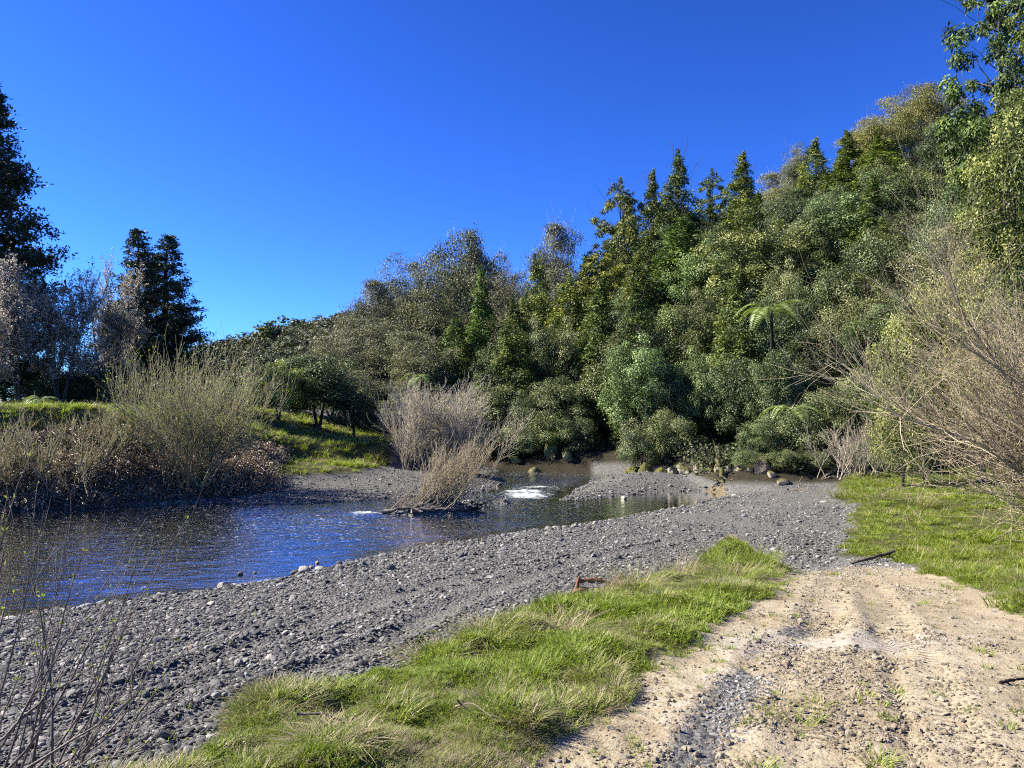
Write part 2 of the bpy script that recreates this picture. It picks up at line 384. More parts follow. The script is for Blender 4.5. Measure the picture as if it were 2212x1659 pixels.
# ------------------------------------------------------------------ the lie of the land
W_POLY = [(-70, -34)] + [G(*p) for p in [(0, 1340), (200, 1310), (460, 1275), (560, 1258), (650, 1240), (730, 1222), (800, 1205), (880, 1190), (970, 1175), (1110, 1152), (1250, 1135),
          (1360, 1115), (1450, 1100), (1545, 1080), (1580, 1068), (1540, 1060), (1440, 1062), (1330, 1072), (1215, 1083), (1238, 1060), (1285, 1036)]] + \
         [(7.0, 41.3), (8.2, 42.6), (7.5, 43.6)] + [G(*p) for p in [(1276, 1022), (1180, 1018), (1094, 1016)]] + [(-1.5, 45.0)] + \
         [G(*p) for p in [(1096, 1040), (1054, 1061), (940, 1070), (849, 1076), (740, 1084), (658, 1089), (560, 1091), (480, 1086), (400, 1087), (200, 1096), (0, 1105)]] + [(-70, 10)]
U_CREST = [G(240, 1640, 1.95), G(330, 1570, 1.92), G(430, 1500, 1.9), G(640, 1480, 1.85), G(850, 1400, 1.75), G(1000, 1340, 1.65), G(1150, 1310, 1.55), G(1240, 1280, 1.5),
           G(1330, 1240, 1.42), G(1440, 1200, 1.35), G(1530, 1175, 1.2), G(1600, 1180, 1.05), G(1690, 1238, 0.9)]
U_POLY = [(-30, -30), (-4.2, 0.5), (-2.6, 2.6)] + U_CREST + [G(1820, 1200, 0.75), G(1830, 1150, 0.7), G(1845, 1100, 0.7), G(1800, 1056, 0.65), (14.5, 33), (22, 34), (60, 10), (60, -30)]
T0_POLY = [(-70, 10.6), (-18.4, 28.7), (-13.2, 31.4), (-10.6, 32.8), (-8.6, 35.2), (-6.9, 37.0), (-6.6, 39), (-6.0, 42), (-5, 60), (-120, 90)]
T1_POLY = [(-70, 14.0), (-22, 30.0), (-18.5, 31.6), (-15.2, 32.8), (-12.6, 35.4), (-11.2, 40), (-8.4, 41.2), (-6.0, 42.2), (-4.6, 45), (-4, 52), (-5, 90), (-120, 100)]
F_POLY = [(-5, 53), (-0.6, 48.0), (4.7, 46.0), (7.6, 44.0), (8.6, 41.6), (8.4, 37.5), (9.2, 34.2), (11, 32.8), (14.0, 32.2), (16, 30), (19, 25), (25, 20), (60, 12), (260, 40), (260, 260), (-60, 260)]
TRACK = [G(1040, 1659, 1.95), G(1330, 1530, 1.85), G(1500, 1400, 1.75), G(1640, 1290, 1.45), G(1700, 1243, 0.95), G(1760, 1205, 0.8), G(1930, 1203, 0.82), G(2060, 1258, 1.2), G(2225, 1335, 1.6), (5.2, 4.0), (5.0, -4), (-1.2, -4)]
RUTS = [[G(1510, 1700, 2.0), G(1560, 1560, 1.95), G(1680, 1420, 1.75), G(1770, 1340, 1.6), G(1810, 1270, 1.25), G(1800, 1215, 0.85)],
        [G(1740, 1700, 2.0), G(1745, 1540, 1.92), G(1760, 1400, 1.75), G(1790, 1330, 1.6)],
        [G(2080, 1700, 2.0), G(2020, 1540, 1.92), G(1960, 1400, 1.75), G(1900, 1310, 1.5), G(1850, 1240, 1.05)],
        [G(1930, 1700, 2.0), G(1900, 1560, 1.95), G(1880, 1450, 1.8), G(1930, 1360, 1.65)]]
GTRACKS = [[G(420, 1520, 0.85), G(640, 1440, 0.8), G(830, 1365, 0.72), G(1000, 1290, 0.62), (G(1150, 1240, 0.6)), G(1330, 1200, 0.55), G(1520, 1160, .5)],
           [G(150, 1500, 0.8), G(400, 1420, 0.75), G(700, 1330, 0.6), G(900, 1270, 0.5), G(1050, 1235, 0.5), G(1250, 1212, .5)]]
ISL = [(G(945, 1108)[0], G(945, 1108)[1], 2.0, 0.8, 0.55), (G(1085, 1087)[0], G(1085, 1087)[1], 0.9, 0.4, 0.34), (G(1010, 1095)[0], G(1010, 1095)[1], 1.5, 0.7, 0.42)]
KNOLL = G(1565, 1185, 1.2)

def terrain(x, y, fine=True):
    x = np.asarray(x, float); y = np.asarray(y, float)
    r = {}
    dW = sd(W_POLY, x, y) + 0.25 * fbm(x * 0.9, y * 0.9, 3, 3)
    land = np.maximum(-dW, 0)
    zg = 0.85 * (1 - np.exp(-land / 6.0)) + 0.02 * sstep(0, .4, land)
    far = sstep(24, 40, y)
    bed = -0.02 - (0.34 + 0.9 * far) * (1 - np.exp(-np.maximum(dW, 0) / (3.0 - 1.4 * far)))
    z = np.where(dW > 0, bed, zg)
    isl = np.zeros(x.shape)
    for (ix, iy, rx, ry, h) in ISL:
        g = np.exp(-(((x - ix) / rx) ** 2 + ((y - iy) / ry) ** 2) * 1.3) * h * 1.7
        isl = np.maximum(isl, g)
    z = np.where(dW > -0.5, np.maximum(z, z + isl), z)
    bar = np.exp(-(((x - 6.1) / 2.6) ** 2 + ((y - 38.2) / 2.6) ** 2)) * np.clip(land * 1.2, 0, 1)
    z = z + 0.30 * bar
    # low bench and terrace on the far left bank
    d0 = sd(T0_POLY, x, y) + 0.5 * fbm(x * 0.5, y * 0.5, 8, 3)
    s0 = sstep(-0.5, 1.3, d0)
    z0 = np.interp(x, [-40, -18, -15, -12, -10, -7], [1.8, 1.7, 1.5, 1.25, 1.05, 0.95])
    z = z + (z0 - z) * s0
    d1 = sd(T1_POLY, x, y) + 0.5 * fbm(x * 0.4, y * 0.4, 18, 3)
    s1 = sstep(-0.7, 0.9, d1)
    z1 = np.interp(x, [-40, -18, -15, -12, -10, -5], [4.0, 3.78, 3.25, 2.4, 1.95, 1.78]) - 0.002 * np.maximum(d1, 0)
    z = z + (z1 - z) * s1
    # upland by the camera
    dU = sd(U_POLY, x, y) + 0.18 * fbm(x * 1.5, y * 1.5, 28, 3) * sstep(2, 6, y)
    sU = sstep(-0.35, 0.55, dU)
    zu = np.interp(y, [-20, 3, 5, 8, 10.5, 12.5, 14, 16, 20, 34, 60], [2.0, 2.0, 1.86, 1.6, 1.32, 1.0, 0.85, 0.75, 0.72, 0.75, 0.9])
    zu = zu + 0.05 * np.maximum(x - 8.5, 0)
    dT = sd(TRACK, x, y) + 0.35 * fbm(x * 1.1, y * 1.1, 33, 4)
    onT = sstep(-0.4, 0.35, dT)
    zu = zu - 0.02 * onT + 0.05 * (1 - onT) + 0.13 * (1 - onT) * fbm(x * 2.2, y * 2.2, 5, 3)
    zu = zu + 0.42 * np.exp(-(((x - KNOLL[0] + 0.1) / 1.15) ** 2 + ((y - KNOLL[1]) / 1.0) ** 2)) * (1 - onT)
    z = z + (zu - z) * sU
    # forest hillside
    dF = sd(F_POLY, x, y)
    sF = sstep(-0.4, 1.0, dF)
    slope = 0.50 * sstep(-34, 16, x - 0.1 * (y - 45))
    zF = 0.9 + slope * np.maximum(dF - 6.5, 0) + 0.05 * np.maximum(dF, 0) + 0.6 * fbm(x * 0.2, y * 0.2, 44, 3)
    z = z + (zF - z) * sF
    # ruts and tyre lines
    tread = np.zeros(x.shape); tu = np.zeros(x.shape); tdist = np.full(x.shape, 1e9)
    for R in RUTS:
        d, arc, sdn = seg_dist(R, x, y, False)
        mk = sstep(0.20, 0.10, d) * sU
        z = z - 0.020 * sstep(0.24, 0.12, d) * sU + 0.010 * np.exp(-((d - 0.27) / 0.07) ** 2) * sU
        mm = d < tdist
        tu = np.where(mm, arc + 0.35 * d, tu); tdist = np.where(mm, d, tdist)
        tread = np.maximum(tread, mk)
    for R in GTRACKS:
        d, arc, sdn = seg_dist(R, x, y, False)
        ok = (1 - sU) * sstep(0.05, 0.3, land)
        z = z + ok * (0.04 * np.exp(-((d - 0.36) / 0.11) ** 2) - 0.035 * sstep(0.34, 0.12, d))
    if fine:
        onGravel = (1 - sU) * (1 - s0) * (1 - sF)
        z = z + onGravel * (0.06 * fbm(x * 0.7, y * 0.7, 51, 3) + 0.015 * fbm(x * 5, y * 5, 52, 2)) * sstep(-.1, .6, -dW)
        z = z + onT * sU * (0.03 * fbm(x * 1.7, y * 1.7, 61, 4) + 0.014 * fbm(x * 9, y * 9, 62, 3))
        z = z + (1 - onT) * sU * 0.03 * fbm(x * 6, y * 6, 63, 2)
        z = z + s0 * (1 - sF) * 0.16 * fbm(x * 1.2, y * 1.2, 64, 3)
    r['z'] = z; r['dW'] = dW; r['land'] = land; r['sU'] = sU; r['onT'] = onT * sstep(0.2, 0.8, sU); r['s0'] = s0; r['s1'] = s1; r['sF'] = sF; r['dF'] = dF
    r['isl'] = isl; r['tread'] = tread; r['tu'] = tu; r['tdist'] = tdist; r['dT'] = dT; r['dU'] = dU; r['d1'] = d1
    # what the ground is made of
    tail = sstep(12.0, 15.0, y + 0.8 * fbm(x * .8, y * .8, 71, 3))            # the track fades out into shingle
    streak = np.exp(-((seg_dist(RUTS[0], x + 0.10, y, False)[0]) / 0.17) ** 2) * sstep(8.4, 6.6, y)
    right = sstep(4.6, 5.6, x + 0.5 * fbm(x, y, 75, 3)) * sstep(8.0, 9.5, y) * 0
    r['w_dirt'] = np.clip(onT * sU * (1 - tail), 0, 1)
    r['streak'] = streak * onT
    r['w_dirt'] = np.clip(r['w_dirt'] - 0.85 * r['streak'] * (fbm(x * 1.3, y * 1.3, 77, 3) > -0.12), 0, 1)
    lawn = (1 - onT) * sU
    r['lawn'] = lawn
    low = s0 * (1 - sF)
    r['low'] = low
    r['w_soil'] = np.clip(np.maximum(lawn, low), 0, 1)
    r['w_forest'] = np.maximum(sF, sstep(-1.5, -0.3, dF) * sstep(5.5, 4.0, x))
    r['w_bed'] = sstep(-0.02, 0.25, dW) * (1 - sstep(0.05, 0.2, isl))
    r['w_gravel'] = np.clip(1 - r['w_dirt'] - r['w_soil'] - r['w_forest'], 0, 1)
    r['silt'] = np.clip(0.45 * np.exp(-((y - (6.4 + 0.10 * (x - 3))) / 0.45) ** 2) + 0.22 * np.exp(-((tdist - .25) / 0.2) ** 2) + 0.3 * fbm(x * .9, y * .9, 81, 3), 0, 1)
    return r
def zat(x, y):
    return float(terrain(np.array([float(x)]), np.array([float(y)]), False)['z'][0])

NR, NA = 470, 620
CY = -3.0
rr = 0.8 * (150 / 0.8) ** (np.linspace(0, 1, NR) ** 0.86)
aa = np.radians(np.linspace(-84, 84, NA))
RR, AA = np.meshgrid(rr, aa, indexing='ij')
GX = RR * np.sin(AA); GY = CY + RR * np.cos(AA)
T = terrain(GX, GY)
GV = np.stack([GX, GY, T['z']], -1).reshape(-1, 3)
ii = np.arange(NR - 1)[:, None] * NA + np.arange(NA - 1)[None, :]
GQ = np.stack([ii, ii + 1, ii + NA + 1, ii + NA], -1).reshape(-1, 4)[:, ::-1]
reg = np.ones(GX.shape, int)
reg[T['dW'] > 0.0] = 0
reg[(T['isl'] > 0.09) & (T['z'] > -0.04) & (T['dW'] > -0.3)] = 6
reg[T['low'] > 0.5] = 4
reg[(T['lawn'] > 0.5)] = 3
reg[(T['onT'] > 0.5) & (T['sU'] > 0.5)] = 2
reg[T['sF'] > 0.5] = 5
fr = reg.reshape(-1)[GQ[:, 0]]
STRUCT = {}
for k, nm in enumerate(['river_bed', 'gravel_bank', 'dirt_track', 'grass_verge', 'river_terrace', 'hillside', 'gravel_island']):
    q = GQ[fr == k]
    used = np.unique(q); remap = np.zeros(len(GV), np.int32); remap[used] = np.arange(len(used))
    at = {a: ('POINT', T[a].reshape(-1)[used]) for a in ('w_dirt', 'w_soil', 'w_forest', 'w_bed', 'w_gravel', 'silt', 'tread')}
    at['tread_u'] = ('POINT', T['tu'].reshape(-1)[used])
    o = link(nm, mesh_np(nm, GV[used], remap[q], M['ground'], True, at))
    o['kind'] = 'structure'; STRUCT[nm] = o
# the plain beyond: one sheet to the horizon, under everything
gm, gn, gl_, gP, _ = nt('far_ground'); gP.inputs['Base Color'].default_value = (0.06, 0.065, 0.03, 1); gP.inputs['Roughness'].default_value = 1
g = np.linspace(-3000, 3000, 41); gx, gy = np.meshgrid(g, g, indexing='ij')
gv = np.stack([gx, gy, np.full(gx.shape, -2.6)], -1).reshape(-1, 3)
ii = np.arange(40)[:, None] * 41 + np.arange(40)[None, :]
o = link('ground', mesh_np('ground', gv, np.stack([ii, ii + 41, ii + 42, ii + 1], -1).reshape(-1, 4), gm)); o['kind'] = 'structure'

# ------------------------------------------------------------------ river surface
NRW, NAW = 430, 560
rr = 6.0 * (75 / 6.0) ** np.linspace(0, 1, NRW)
aa = np.radians(np.linspace(-80, 22, NAW))
RR, AA = np.meshgrid(rr, aa, indexing='ij')
WX = RR * np.sin(AA); WY = CY + RR * np.cos(AA)
TW = terrain(WX, WY)
ii = np.arange(NRW - 1)[:, None] * NAW + np.arange(NAW - 1)[None, :]
WQ = np.stack([ii, ii + 1, ii + NAW + 1, ii + NAW], -1).reshape(-1, 4)[:, ::-1]
keep = (TW['dW'] > -0.35).reshape(-1)
WQ = WQ[keep[WQ].all(1)]
rif = np.exp(-(((WX - G(1140, 1078)[0]) / 1.6) ** 2 + ((WY - 33.5) / 2.4) ** 2)) \
    + 0.8 * np.exp(-(((WX - G(1160, 1052)[0]) / 1.5) ** 2 + ((WY - 37.0) / 0.9) ** 2)) \
    + 0.7 * np.exp(-(((WX - G(1120, 1064)[0]) / 1.0) ** 2 + ((WY - 35.2) / 0.5) ** 2)) + 0.9 * np.exp(-(((WX - G(790, 1112)[0]) / 0.9) ** 2 + ((WY - 27.4) / 0.6) ** 2)) \
    + 0.35 * np.exp(-(((WX - G(650, 1130)[0]) / 3.5) ** 2 + ((WY - 25.5) / 3.0) ** 2))
calm = sstep(1.2, 6.5, WX) * sstep(22, 26, WY) * sstep(36.5, 34, WY)           # the backwater behind the bar
shal = np.clip(sstep(0.0, 1.0, TW['dW']), 0, 1)
cr, sr = math.cos(-0.5), math.sin(-0.5)
fx = WX * cr - WY * sr; fy = WX * sr + WY * cr
wz = (0.016 * fbm(fx * 0.9, fy * 2.2, 91, 3) + 0.012 * fbm(fx * 3, fy * 6, 92, 2)) * (0.35 + 0.65 * shal) * (1 - 0.85 * calm)
wz = wz + rif * (0.10 * fbm(WX * 1.6, WY * 1.6, 93, 3) + 0.03)
rough = (0.55 + 0.45 * shal) * (1 - 0.8 * calm) + 0.6 * rif + 1.5 * sstep(35, 40, WY)
foam = np.clip(rif * 1.05, 0, 1.2) + 0.10 * sstep(28, 20, WY) * 0 + 0.12 * (1 - calm) * shal
glint_paint = (1 - calm) * shal * (0.55 + 0.45 * np.exp(-(((WX + 6.5) / 5.0) ** 2 + ((WY - 25) / 4.5) ** 2)) + 0.5 * sstep(26, 34, WY))  # where painted sun sparkles whiten the river surface
deep = np.clip(sstep(34, 42, WY) * 1.0 + 0.25 * sstep(1.5, 5, TW['dW']), 0, 1)
used = np.unique(WQ); remap = np.zeros(WX.size, np.int32); remap[used] = np.arange(len(used))
WV = np.stack([WX, WY, wz], -1).reshape(-1, 3)[used]
river = link('river', mesh_np('river', WV, remap[WQ], M['water'], True, {'rough': ('POINT', rough.reshape(-1)[used]), 'foam': ('POINT', foam.reshape(-1)[used]), 'deep': ('POINT', deep.reshape(-1)[used]), 'glint_paint': ('POINT', glint_paint.reshape(-1)[used])}))
river['kind'] = 'structure'

# ------------------------------------------------------------------ plants: growth helpers
def grow(r, P, R, n, lo, hi, spread, up, N=4, rf=0.6, tmin=0.3, tmax=1.0, curve=0.25, taper=0.25, rmin=0.0):
    """children branches springing from parents P (M,K,3) with radii R (M,K)"""
    Mn, K, _ = P.shape
    pi = r.integers(0, Mn, n); t = r.uniform(tmin, tmax, n) * (K - 1)
    i0 = np.minimum(t.astype(int), K - 2); f = (t - i0)[:, None]
    base = P[pi, i0] * (1 - f) + P[pi, i0 + 1] * f
    tan = nrm(P[pi, i0 + 1] - P[pi, i0])
    rb = (R[pi, i0] * (1 - f[:, 0]) + R[pi, i0 + 1] * f[:, 0]) * rf
    d = nrm(tan + spread * r.normal(size=(n, 3)) + np.array([0, 0, up]))
    L = r.uniform(lo, hi, n)
    s = np.linspace(0, 1, N)[None, :, None]
    C = base[:, None, :] + d[:, None, :] * s * L[:, None, None]
    C = C + np.array([0, 0, 1.0]) * curve * (s ** 2) * L[:, None, None] + np.cumsum(r.normal(size=(n, N, 3)) * 0.06, 1) * L[:, None, None] * s
    Rr = np.maximum(rb[:, None] * np.linspace(1, taper, N)[None], rmin)
    return C, Rr

def clumps(r, C, rad, n, L, W, up=0.35, out=1.0, rnd=0.32, droop=0.0, shell=0.5, tvar=0.75, tl=0.0):
    """leaves spread through ellipsoid clumps: C (K,3), rad (K,3), n leaves in all"""
    K = len(C)
    vol = (rad.prod(1)) ** (2 / 3.0); ci = r.choice(K, n, p=vol / vol.sum())
    d = rdir(r, n); d[:, 2] += 0.18; d = nrm(d)
    rr_ = shell + (1 - shell) * r.uniform(0, 1, n) ** 0.6
    ragged = 1 + 0.22 * r.normal(size=n)
    pos = C[ci] + d * rad[ci] * (rr_ * ragged)[:, None]
    Nn = nrm(out * d + np.array([0, 0, up]) + rnd * r.normal(size=(n, 3)))
    U = nrm(perp(Nn, r) + 0.45 * d + np.array([0, 0, -droop]))
    Ls = L * r.uniform(0.65, 1.35, n); Ws = W * r.uniform(0.7, 1.3, n)
    V, Q = leaves(pos, U, Nn, Ls, Ws)
    ct = r.uniform(0, 1, K)
    tint = np.clip(0.48 + tvar * (ct[ci] - 0.5) + 0.16 * r.normal(size=n) + tl, 0, 1)
    return V, Q, np.repeat(tint, 4)

def limb_set(r, H, R, n, trunk_r, lean=0.06, forks=1, split=0.25):
    """trunk (1..forks stems) plus n limbs reaching into the crown"""
    s = np.linspace(0, 1, 8)
    st = []
    for k in range(forks):
        a = r.uniform(0, 6.28); off = np.array([math.cos(a), math.sin(a), 0]) * (0.0 if forks == 1 else split * R)
        c = np.stack([off[0] * s ** 0.8, off[1] * s ** 0.8, s * H * (0.9 if k == 0 else r.uniform(0.7, 0.9))], -1)
        c[:, :2] += np.cumsum(r.normal(size=(8, 2)) * lean * H / 8, 0) * s[:, None]
        st.append(c)
    P = np.array(st); Rr = np.tile(trunk_r * (1 - 0.88 * s)[None], (forks, 1))
    LP, LR = grow(r, P, Rr, n, 0.45 * R, 0.95 * R, 0.75, 0.25, 5, 0.5, 0.25, 0.95, 0.18, 0.25, 0.012)
    return P, Rr, LP, LR

def trunk_mesh(nm, P, R, LP, LR, mat, twig=None):
    a = Acc(); V, Q = tubes(P, R, 7); a.add(V, Q, a=0.1)
    V, Q = tubes(LP, LR, 4); a.add(V, Q, a=0.2)
    if twig is not None:
        V, Q = tubes(twig[0], twig[1], 3); a.add(V, Q, a=0.4)
    return a.mesh(nm, mat, True)

LIB = {}
def reg_kind(key, H, R, parts): LIB[key] = (H, R, parts)

def make_broad(key, seed, H=9.0, R=3.0, K=120, n=30000, L=0.135, W=0.088, mat='broad', low=0.12, cr=0.24, flat=0.8, bark='bark', lump=0.35, tl=0.0):
    r = np.random.default_rng(seed)
    P, Rr, LP, LR = limb_set(r, H, R, 22, 0.13, 0.05, 2)
    u = r.uniform(-0.75, 1, K); a = r.uniform(0, 2 * np.pi, K)
    q = np.sqrt(1 - u ** 2)
    c0 = H * (low + (1 - low) * 0.5); hz = H * (1 - low) * 0.5
    k = r.uniform(0.45, 0.88, K) ** 0.7
    lob = 1 + lump * np.sin(2 * a + seed) * 0.5 + lump * np.sin(3 * a + 2 * u * 3 + seed * 1.7) * 0.5
    C = np.stack([q * np.cos(a) * R * k * lob, q * np.sin(a) * R * k * lob, c0 + u * hz * k * (1 + 0.15 * np.sin(a * 2))], -1)
    rad = R * cr * r.uniform(0.6, 1.35, (K, 1)) * np.array([[1, 1, flat]])
    V, Q, t = clumps(r, C, rad, n, L, W, tl=tl)
    ac = Acc(); ac.add(V, Q, a=t)
    reg_kind(key, H, R, [('trunk', trunk_mesh('trunk', P, Rr, LP, LR, M[bark])), ('crown', ac.mesh('crown', M[mat]))])
def make_cone(key, seed, H=14.0, R=2.7, K=270, n=34000, L=0.20, W=0.08, mat='podo', low=0.04, power=0.85, droop=0.9, cr=0.66, bark='bark', tips=1):
    r = np.random.default_rng(seed)
    P, Rr, LP, LR = limb_set(r, H * 1.06, R, 26, 0.16, 0.02, 1)
    t = low + (1 - low) * r.uniform(0, 1, K) ** 0.95
    a = r.uniform(0, 2 * np.pi, K)
    rad0 = R * np.minimum((1 - t) ** power, 0.35 + t * 2.4) * (1 + 0.22 * np.sin(3 * a + 9 * t + seed) + 0.12 * np.sin(5 * a - 14 * t))
    k = r.uniform(0.45, 0.95, K)
    C = np.stack([rad0 * k * np.cos(a), rad0 * k * np.sin(a), t * H - 0.10 * rad0 * k], -1)
    sz = cr * r.uniform(0.6, 1.3, (K, 1)) * (0.26 + 0.85 * (1 - t))[:, None]
    rad = sz * np.array([[1, 1, 1.25]])
    V, Q, tt = clumps(r, C, rad, n, L, W, droop=droop, rnd=0.5, up=0.2)
    ac = Acc(); ac.add(V, Q, a=tt)
    # leading shoots
    m = 260; zt = r.uniform(0.86, 1.03, m) * H; w = (1.06 - zt / H) * R * 0.55
    c = np.stack([r.normal(size=m) * w * .5, r.normal(size=m) * w * .5, zt], -1); c[:, :2] += P[0, -1, :2] * (zt / H)[:, None]
    U = nrm(np.stack([c[:, 0], c[:, 1], np.full(m, 0.5)], -1) + 0.3 * r.normal(size=(m, 3)))
    V, Q = leaves(c, U, perp(U, r), L * 1.1, W); ac.add(V, Q, a=np.repeat(r.uniform(.3, .8, m), 4))
    reg_kind(key, H, R, [('trunk', trunk_mesh('trunk', P, Rr, LP, LR, M[bark])), ('crown', ac.mesh('crown', M[mat]))])
def make_airy(key, seed, H=12.0, R=3.6, K=160, n=44000, L=0.13, W=0.075, mat='kanuka', low=0.08, bark='palebark', spike=False):
    """layered, open crown with pale limbs showing"""
    r = np.random.default_rng(seed)
    P, Rr, LP, LR = limb_set(r, H * 0.86, R, 40, 0.14, 0.06, 3, 0.35)
    LP = LP.copy(); 
    TP, TR = grow(r, LP, LR, 170, 0.5, 1.3, 0.6, 0.35, 4, 0.5, 0.2, 1.0, 0.25, 0.3, 0.008)
    tips = np.concatenate([TP[:, -1], TP[:, 2], LP[:, -1]])
    sel = tips[r.integers(0, len(tips), K)]
    Kd = int(K * 0.9); u = r.uniform(-0.7, 1, Kd); a = r.uniform(0, 6.28, Kd); q = np.sqrt(1 - u ** 2); k = r.uniform(0.35, 0.92, Kd)
    dome = np.stack([q * np.cos(a) * R * k, q * np.sin(a) * R * k, H * (0.52 + 0.44 * u * k)], -1)
    C = np.concatenate([sel, dome]); rho = np.hypot(C[:, 0], C[:, 1]); C[:, 2] = np.clip(C[:, 2], H * low, H * (0.93 - 0.22 * np.minimum(rho / R, 1.3) ** 2))
    rad = r.uniform(0.5, 1.0, (len(C), 1)) * np.array([[1.1, 1.1, 0.62]])
    V, Q, t = clumps(r, C, rad, n, L, W, up=0.6, rnd=0.7, shell=0.3, droop=-0.25)
    ac = Acc(); ac.add(V, Q, a=t)
    reg_kind(key, H, R, [('trunk', trunk_mesh('trunk', P, Rr, LP, LR, M[bark], (TP, TR))), ('crown', ac.mesh('crown', M[mat]))])
def make_redwood(key, seed, H=20.0, R=4.6, nb=300, n=56000, low=0.08, prof=0.75, L=0.24, W=0.10):
    """tiered dark conifer: long branches dipping, then turned up at the tip"""
    r = np.random.default_rng(seed)
    s = np.linspace(0, 1, 9); P = np.stack([0.1 * np.sin(s * 3), 0 * s, s * H], -1)[None]; Rr = (0.38 * (1 - 0.95 * s))[None]
    t = low + (1 - low) * np.sort(r.uniform(0, 1, nb)); a = r.uniform(0, 6.28, nb)
    ln = R * (1 - t) ** prof * r.uniform(0.55, 1.12, nb) * np.minimum(1, 0.55 + 3 * (t - low)) + 0.25
    N = 7; q = np.linspace(0, 1, N)
    d = np.stack([np.cos(a), np.sin(a)], -1)
    BP = np.zeros((nb, N, 3)); BP[:, :, :2] = d[:, None, :] * q[None, :, None] * ln[:, None, None]
    BP[:, :, 2] = t[:, None] * H + ln[:, None] * (-0.30 * q[None] + 0.38 * q[None] ** 3)
    BR = np.maximum(0.035 * (1 - 0.9 * q)[None] * (ln / R)[:, None] + 0.006, 0.006) * np.ones((nb, 1))
    # sprays in tufts along each branch
    m = 8; bi = np.repeat(np.arange(nb), m); u = r.uniform(0.2, 1.0, nb * m) ** 0.8 * (N - 1)
    i0 = np.minimum(u.astype(int), N - 2); f = (u - i0)[:, None]
    C = BP[bi, i0] * (1 - f) + BP[bi, i0 + 1] * f
    sd_ = np.cross(np.stack([np.cos(a), np.sin(a), 0 * a], -1), [0, 0, 1.0])[bi]
    C = C + sd_ * (r.normal(size=(len(C), 1)) * 0.22 * ln[bi][:, None] * 0.6)
    rad = (0.10 + 0.15 * ln[bi][:, None] * r.uniform(0.6, 1.2, (len(C), 1))) * np.array([[1.15, 1.15, 0.62]])
    V, Q, tt = clumps(r, C, rad, n, L, W, up=0.3, rnd=0.7, shell=0.15, droop=-0.35)
    ac = Acc(); ac.add(V, Q, a=tt)
    reg_kind(key, H, R, [('trunk', trunk_mesh('trunk', P, Rr, BP, BR, M['darkbark'])), ('crown', ac.mesh('crown', M['dark']))])
def make_bare(key, seed, H=8.0, R=3.0, n=24000, mat='grey', bark='bark', twigs=2200):
    """winter-bare tree: fine twigs with a few dry leaves and catkins"""
    r = np.random.default_rng(seed)
    P, Rr, LP, LR = limb_set(r, H, R, 46, 0.11, 0.05, 4, 0.45)
    TP, TR = grow(r, np.concatenate([LP]), LR, 420, 0.5, 1.5, 0.5, 0.35, 4, 0.55, 0.15, 1, 0.2, 0.35, 0.009)
    UP, UR = grow(r, TP, TR, twigs, 0.25, 0.8, 0.6, 0.25, 3, 0.6, 0.1, 1, 0.1, 0.5, 0.006)
    pts = np.concatenate([UP.reshape(-1, 3), TP[:, 2:].reshape(-1, 3)]); c = pts[r.integers(0, len(pts), n)] + 0.05 * r.normal(size=(n, 3))
    U = rdir(r, n); V, Q = leaves(c, U, perp(U, r), 0.115 * r.uniform(.6, 1.3, n), 0.075)
    ac = Acc(); ac.add(V, Q, a=np.repeat(np.clip(r.normal(0.6, .25, n), 0, 1), 4))
    tw = Acc(); V, Q = tubes(TP, TR, 3); tw.add(V, Q, a=0.15); V, Q = tubes(UP, UR, 3); tw.add(V, Q, a=0.3)
    reg_kind(key, H, R, [('trunk', trunk_mesh('trunk', P, Rr, LP, LR, M[bark])), ('twigs', tw.mesh('twigs', M[bark], True)), ('crown', ac.mesh('crown', M[mat]))])

make_broad('broad_a', 1); make_broad('broad_b', 2, K=90, cr=0.27, L=0.16, W=0.10, n=26000, tl=-0.05); make_broad('broad_c', 3, H=8, R=3.2, K=100, cr=0.2, L=0.115, W=0.075, n=34000, tl=0.05)
make_broad('shrub_a', 4, H=4.5, R=2.4, K=60, n=16000, L=0.11, W=0.07, low=0.14, cr=0.26); make_broad('shrub_b', 5, H=4.0, R=2.6, K=75, n=17000, L=0.10, W=0.062, low=0.14, cr=0.22, tl=0.08)
make_broad('tall_a', 6, H=13, R=3.0, K=120, n=32000, cr=0.22, L=0.15, W=0.095, lump=0.5)
make_cone('podo_a', 11); make_cone('podo_b', 12, R=2.3, K=230, n=32000, power=0.78); make_cone('podo_c', 13, R=3.2, K=290, n=40000, power=0.68, cr=0.75, low=0.02)
make_cone('rimu', 14, H=18, R=3.6, K=190, n=34000, power=0.42, cr=0.62, droop=1.4, L=0.25, W=0.08)
make_airy('airy_a', 21); make_airy('airy_b', 22, H=11, R=4.0, K=190, n=44000); make_airy('airy_c', 23, H=14, R=3.4)
make_redwood('redwood', 31); make_redwood('cypress', 32, H=15, R=3.4, nb=300, n=46000, prof=0.85, L=0.20, W=0.09, low=0.03)
make_bare('bare_a', 41); make_bare('bare_b', 42, H=7, R=2.6)

